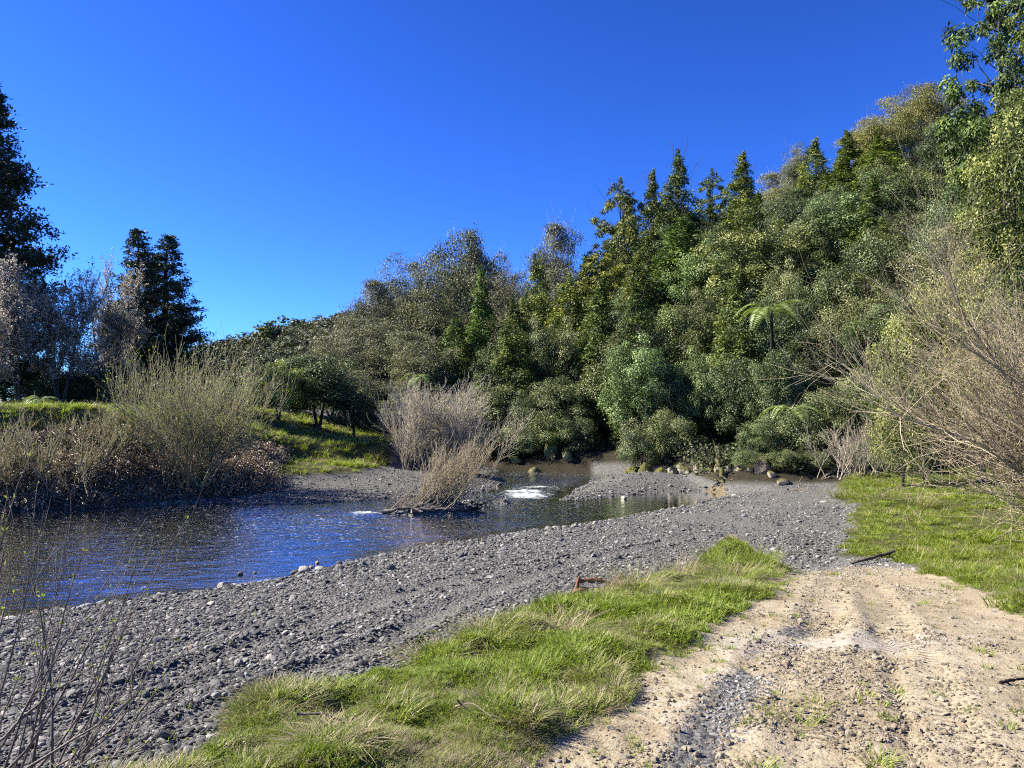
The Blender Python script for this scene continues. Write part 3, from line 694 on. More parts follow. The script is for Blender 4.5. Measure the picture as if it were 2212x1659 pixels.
LAST = [None]; UND = []
def place(key, name, px, ytop, depth, half=None, label='', cat='tree', group=None, tint=(1, 1, 1), rz=None, hscale=None, zoff=-0.1, ybase=None):
    """stand a plant of kind key at photo column px, at a real distance; its top reaches photo row ytop"""
    H0, R0, parts = LIB[key]
    p = A(px, ytop, depth); x, y = p[0], p[1]
    zb = zat(x, y) + zoff
    H = max(p[2] - zb, 1.0) * (1.07 if key[:4] == 'airy' else 1.0)
    sz = H / H0
    R = R0 * sz if half is None else half / F_PX * depth
    sx = R / R0
    seed = abs(hash((round(px), round(ytop)))) % 1000
    e = empty(name, (x, y, zb), rz if rz is not None else (px * 1.37 + ytop) % 6.28, (sx, sx, sz))
    LAST[0] = e
    for nm, me in parts:
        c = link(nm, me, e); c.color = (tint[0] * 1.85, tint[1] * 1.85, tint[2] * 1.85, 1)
        if nm == 'twigs': c['kind'] = 'stuff'
    tag(e, label, cat, group)
    return e

# ------------------------------------------------------------------ the bush on the hillside
GF = 'native trees on the far hillside'
DK = (0.62, 0.72, 0.66); GOLD = (1.4, 1.28, 0.85); GREYT = (1.12, 1.05, 1.25); OLIVE = (1.15, 1.14, 0.85); YEL = (1.4, 1.35, 0.8); PALE = (1.6, 1.5, 1.5); GLOSS = (1.0, 1.1, 1.05)
FOREST = [
 # skyline, left to right
 ('airy_b', 760, 690, 74, 75, 'low grey-green tree where the forest meets the bare hill', GREYT),
 ('airy_a', 815, 608, 70, 62, 'ragged grey-green tree at the left end of the tall skyline', GREYT),
 ('airy_c', 872, 548, 76, 70, 'tall open grey-green tree with a flat top on the left skyline', GREYT),
 ('airy_b', 985, 503, 80, 92, 'broad domed grey-green tree, highest of the left skyline trees', (0.95, 0.95, 1.0)),
 ('airy_a', 1055, 535, 82, 60, 'grey-green tree on the shoulder just right of the broad dome', GREYT),
 ('airy_c', 1100, 575, 74, 48, 'thin greyish tree in the dip of the skyline', (1.1, 1.0, 1.15)),
 ('airy_a', 1205, 488, 76, 62, 'rounded grey tree with bare twig tips beside the dark conifers', (0.95, 0.9, 1.1)),
 ('podo_c', 1160, 560, 66, 52, 'olive conifer standing in front of the rounded grey tree', OLIVE),
 ('rimu', 1338, 395, 76, 70, 'broad drooping olive conifer at the left end of the pointed conifers', (1.1, 1.0, 0.95)),
 ('podo_b', 1408, 376, 80, 42, 'narrow blunt conifer left of the tallest pointed one', (1, 1, 1)),
 ('podo_a', 1465, 338, 78, 66, 'sharp pointed conifer, tallest of the middle group on the skyline', (0.95, 1.0, 1.0)),
 ('rimu', 1540, 372, 86, 45, 'thin see-through conifer between two pointed ones', (0.8, 0.9, 1.0)),
 ('podo_b', 1602, 336, 82, 50, 'pointed conifer right of the thin see-through one', OLIVE),
 ('podo_b', 1638, 420, 78, 42, 'dark conifer with a steep right side against pale trees', (0.8, 0.9, 0.8)),
 ('airy_a', 1688, 378, 98, 62, 'pale lichen-covered tree behind the dark conifers', PALE),
 ('airy_c', 1722, 308, 92, 32, 'greyish wispy treetop on the rising skyline', (0.9, 0.9, 1.0)),
 ('podo_a', 1757, 304, 84, 52, 'yellow-green pointed conifer left of two more on the rising skyline', (1.2, 1.2, 0.9)),
 ('podo_b', 1832, 288, 86, 46, 'yellow-green narrow conifer with a sharp tip on the rising skyline', (1.25, 1.25, 0.9)),
 ('podo_c', 1900, 300, 80, 70, 'bright green conifer below the golden crown', (1.15, 1.3, 0.95)),
 ('airy_c', 1880, 250, 94, 45, 'golden-olive slim treetop left of the big golden crown', GOLD),
 ('airy_b', 1985, 182, 92, 78, 'big golden-olive crown on top of the skyline', GOLD),
 ('airy_a', 1925, 250, 88, 70, 'golden-olive shoulder tree under the big golden crown', GOLD),
 ('broad_b', 2050, 262, 80, 50, 'dark glossy tree in the sky notch below the tall right tree', (0.75, 0.85, 0.9)),
 # second rank
 ('airy_b', 800, 690, 64, 95, 'wide grey-green tree filling the slope at the forest left end', GREYT),
 ('airy_c', 930, 610, 68, 75, 'tall twisted tree with mossy pale limbs', (1.05, 1.0, 0.95)),
 ('podo_b', 1040, 588, 64, 42, 'small bright green conifer amid grey trees', (1.1, 1.45, 0.8)),
 ('podo_c', 985, 690, 58, 72, 'dark green conifer standing alone low on the left slope', (0.62, 0.75, 0.7)),
 ('airy_a', 880, 720, 60, 90, 'grey-green layered tree left of the lone dark conifer', (1.0, 1.0, 1.05)),
 ('airy_b', 760, 800, 56, 80, 'low grey-green tree behind the grassy terrace', GREYT),
 ('airy_c', 1105, 660, 66, 60, 'grey-brown twiggy tree under the skyline dip', (1.1, 1.0, 1.1)),
 ('podo_c', 1230, 600, 64, 66, 'yellow-olive conifer sloping below the rounded grey tree', (1.2, 1.15, 0.9)),
 ('rimu', 1310, 530, 68, 78, 'large drooping olive conifer in the middle of the slope', (1.25, 1.12, 0.95)),
 ('podo_c', 1400, 510, 70, 68, 'mid-green conifer below the pointed skyline group', (0.9, 1.0, 0.9)),
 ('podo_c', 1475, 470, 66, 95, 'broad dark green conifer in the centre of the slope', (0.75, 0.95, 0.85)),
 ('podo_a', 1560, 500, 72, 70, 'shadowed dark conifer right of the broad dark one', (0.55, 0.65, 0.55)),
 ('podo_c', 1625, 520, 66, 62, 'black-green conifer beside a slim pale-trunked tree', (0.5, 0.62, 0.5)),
 ('broad_a', 1700, 420, 76, 60, 'grey-green dense tree right of the dark conifers', (0.85, 0.9, 1.05)),
 ('podo_b', 1780, 400, 76, 46, 'bright olive conifer among grey-green crowns', (1.2, 1.25, 0.8)),
 ('podo_b', 1850, 400, 74, 44, 'yellow-green hanging conifer below the narrow sharp one', (1.2, 1.25, 0.8)),
 ('broad_c', 1960, 360, 72, 70, 'olive rounded tree below the golden crowns', OLIVE),
 ('airy_b', 2045, 400, 64, 90, 'grey-olive open tree with white twigs high on the right slope', (1.05, 1.0, 0.95)),
 ('broad_c', 1890, 480, 66, 75, 'dense olive-green tree halfway up the right slope', OLIVE),
 ('broad_b', 1790, 520, 62, 52, 'glossy green upright tree in a shadowed gully', GLOSS),
 ('broad_a', 1710, 560, 64, 52, 'grey-green tree above the large tree fern', (0.85, 0.92, 1.0)),
 ('tall_a', 1625, 560, 60, 42, 'slim glossy tree with a pale stem against black shade', (1.1, 1.2, 1.0)),
 ('broad_b', 2130, 300, 56, 60, 'olive leafy tree under the tall right tree', OLIVE),
 # tall right-hand trees
 ('rimu', 2160, -120, 54, 118, 'very tall dark drooping tree cut off by the top right corner', (0.62, 0.78, 0.7)),
 ('rimu', 2240, -60, 50, 90, 'dark tall tree at the right edge behind the yellow-green one', (0.7, 0.8, 0.7)),
 ('tall_a', 2190, 190, 40, 88, 'tall yellow-green leafy tree at the right edge', YEL),
 ('tall_a', 2130, 380, 44, 66, 'yellow-green tree left of the tall one at the right edge', (1.25, 1.25, 0.8)),
 ('airy_b', 2080, 480, 42, 100, 'greyish twiggy tree above the big bare willow', (1.2, 1.1, 1.1)),
 ('airy_a', 2000, 570, 46, 85, 'grey-olive tree left of the twiggy one on the right slope', (1.1, 1.05, 0.95)),
]
FOREST += [
 ('airy_b', 715, 765, 62, 70, 'low grey-green tree left of the forest end below the hill', GREYT),
 ('airy_a', 770, 730, 60, 70, 'grey-green tree at the forest end above the terrace', GREYT),
 ('airy_c', 840, 690, 66, 70, 'taller grey-green tree behind the forest end', GREYT),
 ('airy_b', 920, 740, 57, 80, 'grey-green tree above the small terrace fern', (1.05, 1.02, 1.05)),
 ('airy_a', 840, 640, 72, 70, 'grey-green tree filling the gap under the flat-topped one', GREYT),
 ('airy_b', 1010, 600, 76, 80, 'grey-green tree below the broad dome', (1.0, 0.98, 1.0)),
 ('airy_c', 1150, 640, 72, 60, 'grey-olive tree behind the olive conifer', (1.05, 1.0, 1.0)),
 ('podo_c', 1270, 560, 74, 62, 'olive conifer between the grey tree and the drooping ones', (1.15, 1.1, 0.9)),
 ('podo_c', 1350, 470, 78, 70, 'green conifer tucked behind the broad drooping one', (0.9, 0.95, 0.9)),
 ('podo_c', 1440, 440, 80, 70, 'dark conifer filling in behind the tallest pointed one', (0.8, 0.9, 0.8)),
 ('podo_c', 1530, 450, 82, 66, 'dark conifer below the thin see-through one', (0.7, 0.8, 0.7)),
 ('podo_c', 1590, 430, 84, 60, 'olive conifer behind the black-green ones', (0.95, 1.0, 0.8)),
 ('broad_b', 1740, 400, 84, 70, 'grey-green crown behind the yellow-green conifers', (0.9, 0.95, 1.0)),
 ('podo_c', 1815, 370, 82, 66, 'green conifer between two yellow-green ones', (1.0, 1.1, 0.85)),
 ('broad_c', 1930, 400, 78, 80, 'olive crown behind the bright green conifer', OLIVE),
 ('broad_a', 1080, 700, 66, 66, 'grey-green tree right of the small bright conifer', (1.0, 1.0, 1.05)),
 ('broad_a', 1260, 650, 66, 66, 'olive-grey tree under the yellow-olive conifer', (1.1, 1.05, 0.95)),
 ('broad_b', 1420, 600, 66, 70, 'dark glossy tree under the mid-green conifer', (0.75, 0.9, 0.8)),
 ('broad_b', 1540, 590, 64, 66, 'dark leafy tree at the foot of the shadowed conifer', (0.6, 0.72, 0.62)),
 ('broad_c', 1700, 640, 56, 60, 'dull green tree just above the large tree fern', (0.8, 0.85, 0.8)),
 ('broad_a', 1830, 580, 58, 66, 'olive tree in the hollow of the right slope', (1.1, 1.1, 0.95)),
 ('broad_c', 1960, 500, 60, 80, 'grey-olive bushy tree halfway up the right slope', (1.1, 1.05, 1.0)),
]
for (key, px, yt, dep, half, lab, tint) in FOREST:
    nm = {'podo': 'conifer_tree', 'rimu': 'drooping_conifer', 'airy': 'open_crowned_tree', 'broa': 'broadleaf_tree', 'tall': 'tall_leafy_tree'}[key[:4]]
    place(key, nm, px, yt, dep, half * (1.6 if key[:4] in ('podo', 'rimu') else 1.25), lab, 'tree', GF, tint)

# ranks of lower broadleaf bush, left to right
ORD = ['first', 'second', 'third', 'fourth', 'fifth', 'sixth', 'seventh', 'eighth', 'ninth', 'tenth', 'eleventh', 'twelfth']
rg = np.random.default_rng(77)
def rank(pts, what, where, name, cat, keys, tints):
    for i, (px, yt, dep, half) in enumerate(pts):
        place(keys[i % len(keys)], name, px, yt, dep, half * 1.1, '%s, %s from left %s' % (what, ORD[i], where), cat, GF, tints[i % len(tints)])
T3 = [(1, 1, 1), (1.12, 1.08, 1.15), (0.9, 0.98, 0.9), (1.2, 1.12, 1.05), (0.8, 0.9, 0.85)]
rank([(1090, 760, 60, 62), (1150, 700, 62, 60), (1215, 735, 58, 66), (1290, 700, 60, 66), (1365, 655, 58, 74), (1445, 690, 56, 66), (1545, 655, 56, 62)],
     'grey-green rounded tree', 'in the row under the conifers', 'broadleaf_tree', 'tree', ['broad_a', 'broad_c', 'broad_b'], T3)
rank([(900, 840, 53, 66), (985, 850, 52, 60), (1060, 830, 52, 64), (1130, 850, 51, 60), (1200, 810, 52, 66), (1285, 800, 53, 62), (1375, 790, 50, 70), (1460, 800, 48, 66)],
     'pale grey-green bush', 'in the middle row of the centre slope', 'leafy_bush', 'bush', ['broad_c', 'broad_a', 'broad_b'], [(1.15, 1.1, 1.2), (1, 1, 1), (1.2, 1.15, 1.1), (0.9, 0.95, 1)])
rank([(1075, 925, 49.5, 52), (1130, 915, 48.8, 52), (1195, 890, 48.6, 60), (1240, 900, 48.6, 44), (1385, 905, 43.6, 48), (1440, 885, 43.2, 54)],
     'leafy shrub', 'along the water edge of the far bank', 'leafy_shrub', 'shrub', ['shrub_a', 'shrub_b'], [(0.9, 0.95, 1.0), (1.15, 1.1, 1.2), (1.0, 1.0, 0.9)])
rank([(1590, 770, 44.5, 50), (1700, 790, 42.5, 56), (1770, 690, 46, 66), (1850, 640, 46, 70), (1935, 640, 44, 66)],
     'dense grey-green tree', 'around and right of the large tree fern', 'broadleaf_tree', 'tree', ['broad_b', 'broad_c', 'broad_a'], [(0.8, 0.9, 0.85), (0.9, 0.95, 0.95), (1.05, 1.0, 1.0), (1.2, 1.12, 1.0)])
rank([(1655, 905, 36.5, 56), (1725, 880, 36, 58), (1790, 830, 37, 58), (1860, 800, 37, 62), (1935, 790, 35, 62), (2010, 760, 34, 70), (2090, 720, 33, 80)],
     'glossy green shrub', 'behind the far edge of the shingle', 'leafy_shrub', 'shrub', ['broad_c', 'shrub_a', 'broad_a', 'shrub_b'], [(0.85, 0.95, 0.9), (1.0, 1.02, 1.0), (1.1, 1.08, 1.1), (1.1, 1.1, 0.9)])
rank([(1620, 985, 34.6, 40), (1690, 975, 34.2, 44), (1755, 985, 34, 40), (1880, 950, 33.5, 52), (1960, 930, 32, 60)],
     'low bush overhanging driftwood', 'at the foot of the right slope', 'leafy_shrub', 'shrub', ['shrub_b', 'shrub_a'], [(0.9, 0.95, 0.85), (1.05, 1.05, 1.0), (0.8, 0.85, 0.8)])

place('broad_b', 'broadleaf_tree', 1672, 752, 42.3, 52, 'dark bush hiding the trunk of the large tree fern', 'bush', GF, (0.7, 0.8, 0.7))
# smaller trees crowded between the named ones
rg = np.random.default_rng(402)
KS = ['broad_a', 'broad_b', 'broad_c', 'airy_a', 'airy_b', 'podo_c', 'tall_a', 'podo_a', 'broad_a', 'broad_c']
made = 0
for k in range(400):
    px = rg.uniform(840, 2120); dep = rg.uniform(40, 80); x = (px - 1106) / F_PX * dep
    t_ = terrain(np.array([x]), np.array([dep]), False)
    if t_['dF'][0] < 2.5 or (1575 < px < 1760 and dep < 48) or (1230 < px < 1340 and dep < 50): continue
    key = KS[int(rg.integers(0, len(KS)))]
    H = rg.uniform(5.0, 8.5) * (1.3 if key[:4] in ('podo', 'tall') else 1)
    top = HORIZON - (t_['z'][0] + H - ZC) / dep * F_PX
    line = np.interp(px, [840, 980, 1060, 1120, 1200, 1330, 1465, 1600, 1720, 1850, 1990, 2120], [640, 590, 620, 660, 600, 500, 440, 440, 410, 370, 300, 330])
    if top < line: continue
    v = rg.uniform(0.62, 1.25); tn_ = (v * rg.uniform(.85, 1.12), v * rg.uniform(1.0, 1.1), v * rg.uniform(.75, 1.05))
    place(key, 'understorey_tree', px, top, dep, H * rg.uniform(0.26, 0.38) / dep * F_PX, None, 'tree', 'understorey trees on the far slope', tn_)
    made += 1; UND.append((px, top, key, v, bpy.data.objects[-1] if False else LAST[0]))
    if made >= 75: break

KINDW = {'broad': 'rounded tree', 'airy': 'open-crowned tree', 'podo': 'conifer', 'tall': 'slim leafy tree'}
COLW = [(960, 'above the grass terrace'), (1110, 'above the willow thicket'), (1250, 'left of the dark gap'), (1400, 'above the gravel bar'), (1540, 'above the rock rubble'), (1700, 'by the large tree fern'), (1850, 'above the drift pile'), (1980, 'above the right grass bank'), (9999, 'behind the big bare willow')]
lab_ = {}
for (px, top, key, v, o) in sorted(UND, key=lambda q: q[0]):
    tone = 'dark' if v < 0.9 else ('mid-green' if v < 1.05 else 'pale')
    hb = 'low' if top > 760 else ('midway' if top > 600 else 'high')
    k = '%s small %s %s upslope %s' % (tone, KINDW[key.split('_')[0]], hb, next(w for c, w in COLW if px < c))
    lab_.setdefault(k, []).append(o)
for k, os_ in lab_.items():
    for i, o in enumerate(os_): o['label'] = k if len(os_) == 1 else k + ', %s from left' % ORD[i]

# ------------------------------------------------------------------ left side trees
GL = 'trees on the left terrace'
place('redwood', 'dark_conifer', -25, 165, 46, 205, 'huge black-green conifer with upturned branch tips at the left edge', 'tree', GL, (1, 1, 1), rz=0.4)
place('cypress', 'dark_conifer', 300, 497, 60, 118, 'dark conifer with a rounded top, left one of the close pair', 'tree', GL, (1.3, 1.1, 1.0), rz=2.0)
place('cypress', 'dark_conifer', 362, 508, 63, 126, 'dark pointed conifer, right one of the close pair', 'tree', GL, (0.9, 1.0, 1.1), rz=4.1)
place('bare_a', 'bare_tree', 50, 625, 43, 95, 'silver-grey twiggy tree below the huge black conifer', 'tree', GL, (1, 1, 1))
place('bare_b', 'bare_tree', 135, 640, 44, 80, 'silver-grey twiggy tree with dry leaves, middle of three', 'tree', GL, (1.05, 1, 0.95))
place('bare_a', 'bare_tree', 232, 635, 50, 80, 'airy bare tree against the sky left of the conifer pair', 'tree', GL, (0.8, 0.8, 0.75))
place('bare_b', 'bare_tree', -40, 690, 40, 90, 'twiggy grey tree cut by the left edge of the picture', 'tree', GL, (1, 0.95, 0.9))
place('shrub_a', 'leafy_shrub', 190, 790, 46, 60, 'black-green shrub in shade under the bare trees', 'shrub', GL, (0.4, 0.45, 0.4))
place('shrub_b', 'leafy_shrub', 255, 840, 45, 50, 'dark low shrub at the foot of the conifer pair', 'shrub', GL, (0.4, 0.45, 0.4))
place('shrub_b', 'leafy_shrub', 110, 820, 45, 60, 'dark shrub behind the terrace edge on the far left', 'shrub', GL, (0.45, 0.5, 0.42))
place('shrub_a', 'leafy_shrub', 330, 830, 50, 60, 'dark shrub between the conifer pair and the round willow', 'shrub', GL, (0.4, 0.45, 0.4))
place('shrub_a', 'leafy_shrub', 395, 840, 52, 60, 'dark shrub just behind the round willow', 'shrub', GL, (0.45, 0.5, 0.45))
place('broad_c', 'leafy_tree', 603, 785, 47, 72, 'yellow-green leafy tree on the grass terrace', 'tree', GL, (1.45, 1.45, 0.75))
place('broad_b', 'leafy_tree', 690, 762, 49, 96, 'dark glossy tree on the grass terrace with twiggy top', 'tree', GL, (0.7, 0.8, 0.75))
place('shrub_a', 'leafy_shrub', 765, 835, 48, 66, 'dark shrub at the right end of the grass terrace', 'shrub', GL, (0.6, 0.7, 0.6))
place('shrub_b', 'leafy_shrub', 520, 850, 50, 60, 'olive shrub behind the round willow on the terrace', 'shrub', GL, (1.0, 1.0, 0.8))
place('shrub_b', 'leafy_shrub', 830, 900, 50, 50, 'grey-green shrub where the terrace meets the forest', 'shrub', GL, (1.0, 1.0, 1.1))

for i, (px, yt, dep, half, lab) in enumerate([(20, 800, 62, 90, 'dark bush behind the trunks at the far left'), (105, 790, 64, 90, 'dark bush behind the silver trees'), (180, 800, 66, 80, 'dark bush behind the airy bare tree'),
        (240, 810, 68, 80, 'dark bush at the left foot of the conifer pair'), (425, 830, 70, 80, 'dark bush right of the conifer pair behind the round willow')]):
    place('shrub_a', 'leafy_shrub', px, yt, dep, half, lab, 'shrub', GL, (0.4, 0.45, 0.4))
# ------------------------------------------------------------------ far hill
hx = np.linspace(-330, 160, 120); hy = np.linspace(150, 420, 60)
HX, HY = np.meshgrid(hx, hy, indexing='ij')
def hill_z(x, y):
    px = 1106 + F_PX * x / 260.0
    top = np.interp(px, [-800, 0, 250, 330, 440, 520, 600, 680, 760, 900, 1100, 1500], [860, 900, 880, 830, 782, 752, 730, 706, 688, 700, 720, 740])
    crest = ZC + (HORIZON - top) / F_PX * 260.0 - 1.6
    s = sstep(150, 260, y)
    return crest * (s ** 0.9) + 1.5 * fbm(x * 0.03, y * 0.03, 5, 3) - 1.0 - 0.05 * np.maximum(y - 262, 0)
HZ = hill_z(HX, HY)
ii = np.arange(119)[:, None] * 60 + np.arange(59)[None, :]
hm, hn, hl, hP, _ = nt('hill_scrub')
geo = hn.new('ShaderNodeNewGeometry'); nz = noise(hn, hl, geo.outputs['Position'], 0.35, 6, 0.7)
hl.new(ramp(hn, hl, nz.outputs['Fac'], [(0.3, (0.02, 0.025, 0.012)), (0.6, (0.06, 0.06, 0.03)), (0.8, (0.11, 0.10, 0.055))]), hP.inputs['Base Color']); hP.inputs['Roughness'].default_value = 1
o = link('hill', mesh_np('hill', np.stack([HX, HY, HZ], -1).reshape(-1, 3), np.stack([ii, ii + 60, ii + 61, ii + 1], -1).reshape(-1, 4), hm, True)); o['kind'] = 'structure'

# ------------------------------------------------------------------ scatter by geometry nodes (only for what nobody could count)
def scatter(name, coll_objs, pts, rot, scl, idx, kind='stuff', parent=None, label=None):
    c = bpy.data.collections.new(name + '_pieces')
    for i, (me) in enumerate(coll_objs):
        o = bpy.data.objects.new('%s_piece_%02d' % (name, i), me); c.objects.link(o)
    me = mesh_np(name, pts, [], None, False, {'rot': ('POINT', np.asarray(rot, float)), 'scl': ('POINT', np.asarray(scl, float)), 'idx': ('POINT', np.asarray(idx, np.int32))})
    ob = link(name, me, parent); ob['kind'] = kind
    if label: ob['label'] = label
    g = bpy.data.node_groups.new(name + '_nodes', 'GeometryNodeTree')
    g.interface.new_socket('Geometry', in_out='INPUT', socket_type='NodeSocketGeometry'); g.interface.new_socket('Geometry', in_out='OUTPUT', socket_type='NodeSocketGeometry')
    n = g.nodes; l = g.links
    gi = n.new('NodeGroupInput'); go = n.new('NodeGroupOutput')
    ci = n.new('GeometryNodeCollectionInfo'); ci.inputs['Collection'].default_value = c
    ci.inputs['Separate Children'].default_value = True; ci.inputs['Reset Children'].default_value = True
    ip = n.new('GeometryNodeInstanceOnPoints'); ip.inputs['Pick Instance'].default_value = True
    def na(nm, dt):
        a = n.new('GeometryNodeInputNamedAttribute'); a.data_type = dt; a.inputs['Name'].default_value = nm; return a.outputs['Attribute']
    l.new(gi.outputs[0], ip.inputs['Points']); l.new(ci.outputs[0], ip.inputs['Instance'])
    l.new(na('idx', 'INT'), ip.inputs['Instance Index']); l.new(na('scl', 'FLOAT_VECTOR') if np.asarray(scl).ndim == 2 else na('scl', 'FLOAT'), ip.inputs['Scale'])
    er = n.new('FunctionNodeEulerToRotation'); l.new(na('rot', 'FLOAT_VECTOR'), er.inputs[0]); l.new(er.outputs[0], ip.inputs['Rotation'])
    l.new(ip.outputs[0], go.inputs[0])
    md = ob.modifiers.new('scatter', 'NODES'); md.node_group = g
    return ob

# scrub covering the far hill
def puff(seed, n=700, L=0.26, W=0.17, mat='kanuka', flat=0.75):
    r = np.random.default_rng(seed); K = 7
    C = np.concatenate([[[0, 0, 0.5]], np.stack([r.normal(size=K) * 0.55, r.normal(size=K) * 0.55, r.uniform(0.2, 0.9, K)], -1)])
    rad = r.uniform(0.4, 0.7, (K + 1, 1)) * np.array([[1, 1, flat]])
    V, Q, t = clumps(r, C, rad, n, L, W, shell=0.6)
    a = Acc(); a.add(V, Q, a=t); return a.mesh('puff', M[mat])
rg = np.random.default_rng(5)
n = 9000
px_ = rg.uniform(-230, 30, n); py_ = rg.uniform(170, 300, n)
sc_ = rg.uniform(1.1, 2.2, n) * np.where(rg.uniform(size=n) < 0.10, rg.uniform(1.4, 2.3, n), rg.uniform(.7, 1.1, n))
P_ = np.stack([px_, py_, hill_z(px_, py_) + 0.2], -1)
scatter('hill_foliage', [puff(1), puff(2), puff(3, mat='broad'), puff(4, mat='podo'), puff(6)], P_, np.stack([0 * px_, 0 * px_, rg.uniform(0, 6.28, n)], -1), sc_, rg.choice(5, n, p=[.33, .3, .12, .05, .2]))

# undergrowth that fills the floor of the far forest
n = 1500
ux = rg.uniform(-14, 48, n); uy = rg.uniform(32, 95, n)
tt_ = terrain(ux, uy, False); k = (tt_['dF'] > 0.7) & (tt_['land'] > 0.5) & (np.abs(ux) < uy * 0.85)
ux, uy, uz = ux[k], uy[k], tt_['z'][k]; n = len(ux)
scatter('undergrowth', [puff(11, 520, 0.22, 0.14, 'broad', 1.1), puff(12, 520, 0.2, 0.12, 'kanuka', 1.1), puff(13, 520, 0.24, 0.13, 'broad', 0.9)], np.stack([ux, uy, uz - 0.1], -1), np.stack([0 * ux, 0 * ux, rg.uniform(0, 6.28, n)], -1), rg.uniform(0.5, 1.0, n), rg.integers(0, 3, n))

# ------------------------------------------------------------------ tree ferns
def tree_fern(px, py, depth, fl, label, nf=13, trunk=True, seed=1, ground=None):
    r = np.random.default_rng(seed)
    hub = A(px, py, depth); zb = zat(hub[0], hub[1]) if ground is None else ground
    e = empty('tree_fern', (hub[0], hub[1], zb)); h = hub[2] - zb
    if trunk:
        s = np.linspace(0, 1, 7); P = np.stack([0.12 * np.sin(s * 2), 0 * s, s * h], -1); R = 0.13 - 0.04 * s + 0.02 * np.sin(s * 30)
        a = Acc(); V, Q = tubes(P, R, 8); a.add(V, Q, a=0.0)
        link('trunk', a.mesh('trunk', M['darkbark'], True), e)
    top = np.array([0.12 * math.sin(2), 0, h])
    for i in range(nf):
        az = i * 2 * math.pi / nf + r.uniform(-0.2, 0.2); L = fl * r.uniform(0.65, 1.1); rise = r.uniform(0.15, 0.9)
        N = 13; q = np.linspace(0, 1, N); d = np.array([math.cos(az), math.sin(az), 0])
        P = top + d * (q * L * (1 - 0.12 * q))[:, None] + np.array([0, 0, 1.0]) * (L * (rise * q - (rise + r.uniform(.05, .5)) * q ** 2.1))[:, None]
        a = Acc(); V, Q = tubes(P, 0.016 * (1 - 0.85 * q), 4); a.add(V, Q, a=0.2)
        m = 26; u = np.linspace(0.1, 0.98, m); C = np.stack([np.interp(u, q, P[:, k]) for k in range(3)], -1)
        tan = nrm(np.stack([np.interp(u, q, np.gradient(P[:, k])) for k in range(3)], -1))
        sidev = nrm(np.cross(tan, [0, 0, 1.0])); upv = np.cross(sidev, tan)
        pl = 0.19 * L * np.sin(np.pi * np.clip(u * 0.92 + 0.06, 0, 1)) ** 0.8 + 0.03
        for sg in (-1, 1):
            U = nrm(sidev * sg + 0.35 * tan - 0.22 * upv); V, Q = leaves(C, U, nrm(upv + 0.15 * r.normal(size=(m, 3))), pl, 0.055 * L * 0.62)
            a.add(V, Q, a=np.repeat(np.clip(r.normal(0.62, 0.15, m), 0, 1), 4))
        f = link('frond', a.mesh('frond', M['fern']), e)
    tag(e, label, 'fern', 'tree ferns on the far slope')
    return e
tree_fern(1662, 672, 43.5, 2.7, 'large pale tree fern spreading over black shade on the slope', 10, True, 1)
tree_fern(1705, 885, 36.8, 2.0, 'drooping tree fern low on the slope above the shingle', 7, True, 2)
tree_fern(905, 815, 50, 1.5, 'tree fern poking out beside the lone dark conifer', 6, True, 3)
tree_fern(872, 890, 48.5, 1.3, 'small tree fern above the grass terrace end', 6, True, 4)
tree_fern(85, 862, 33.2, 1.0, 'low yellow-green fern on the crest of the left terrace', 10, False, 5)

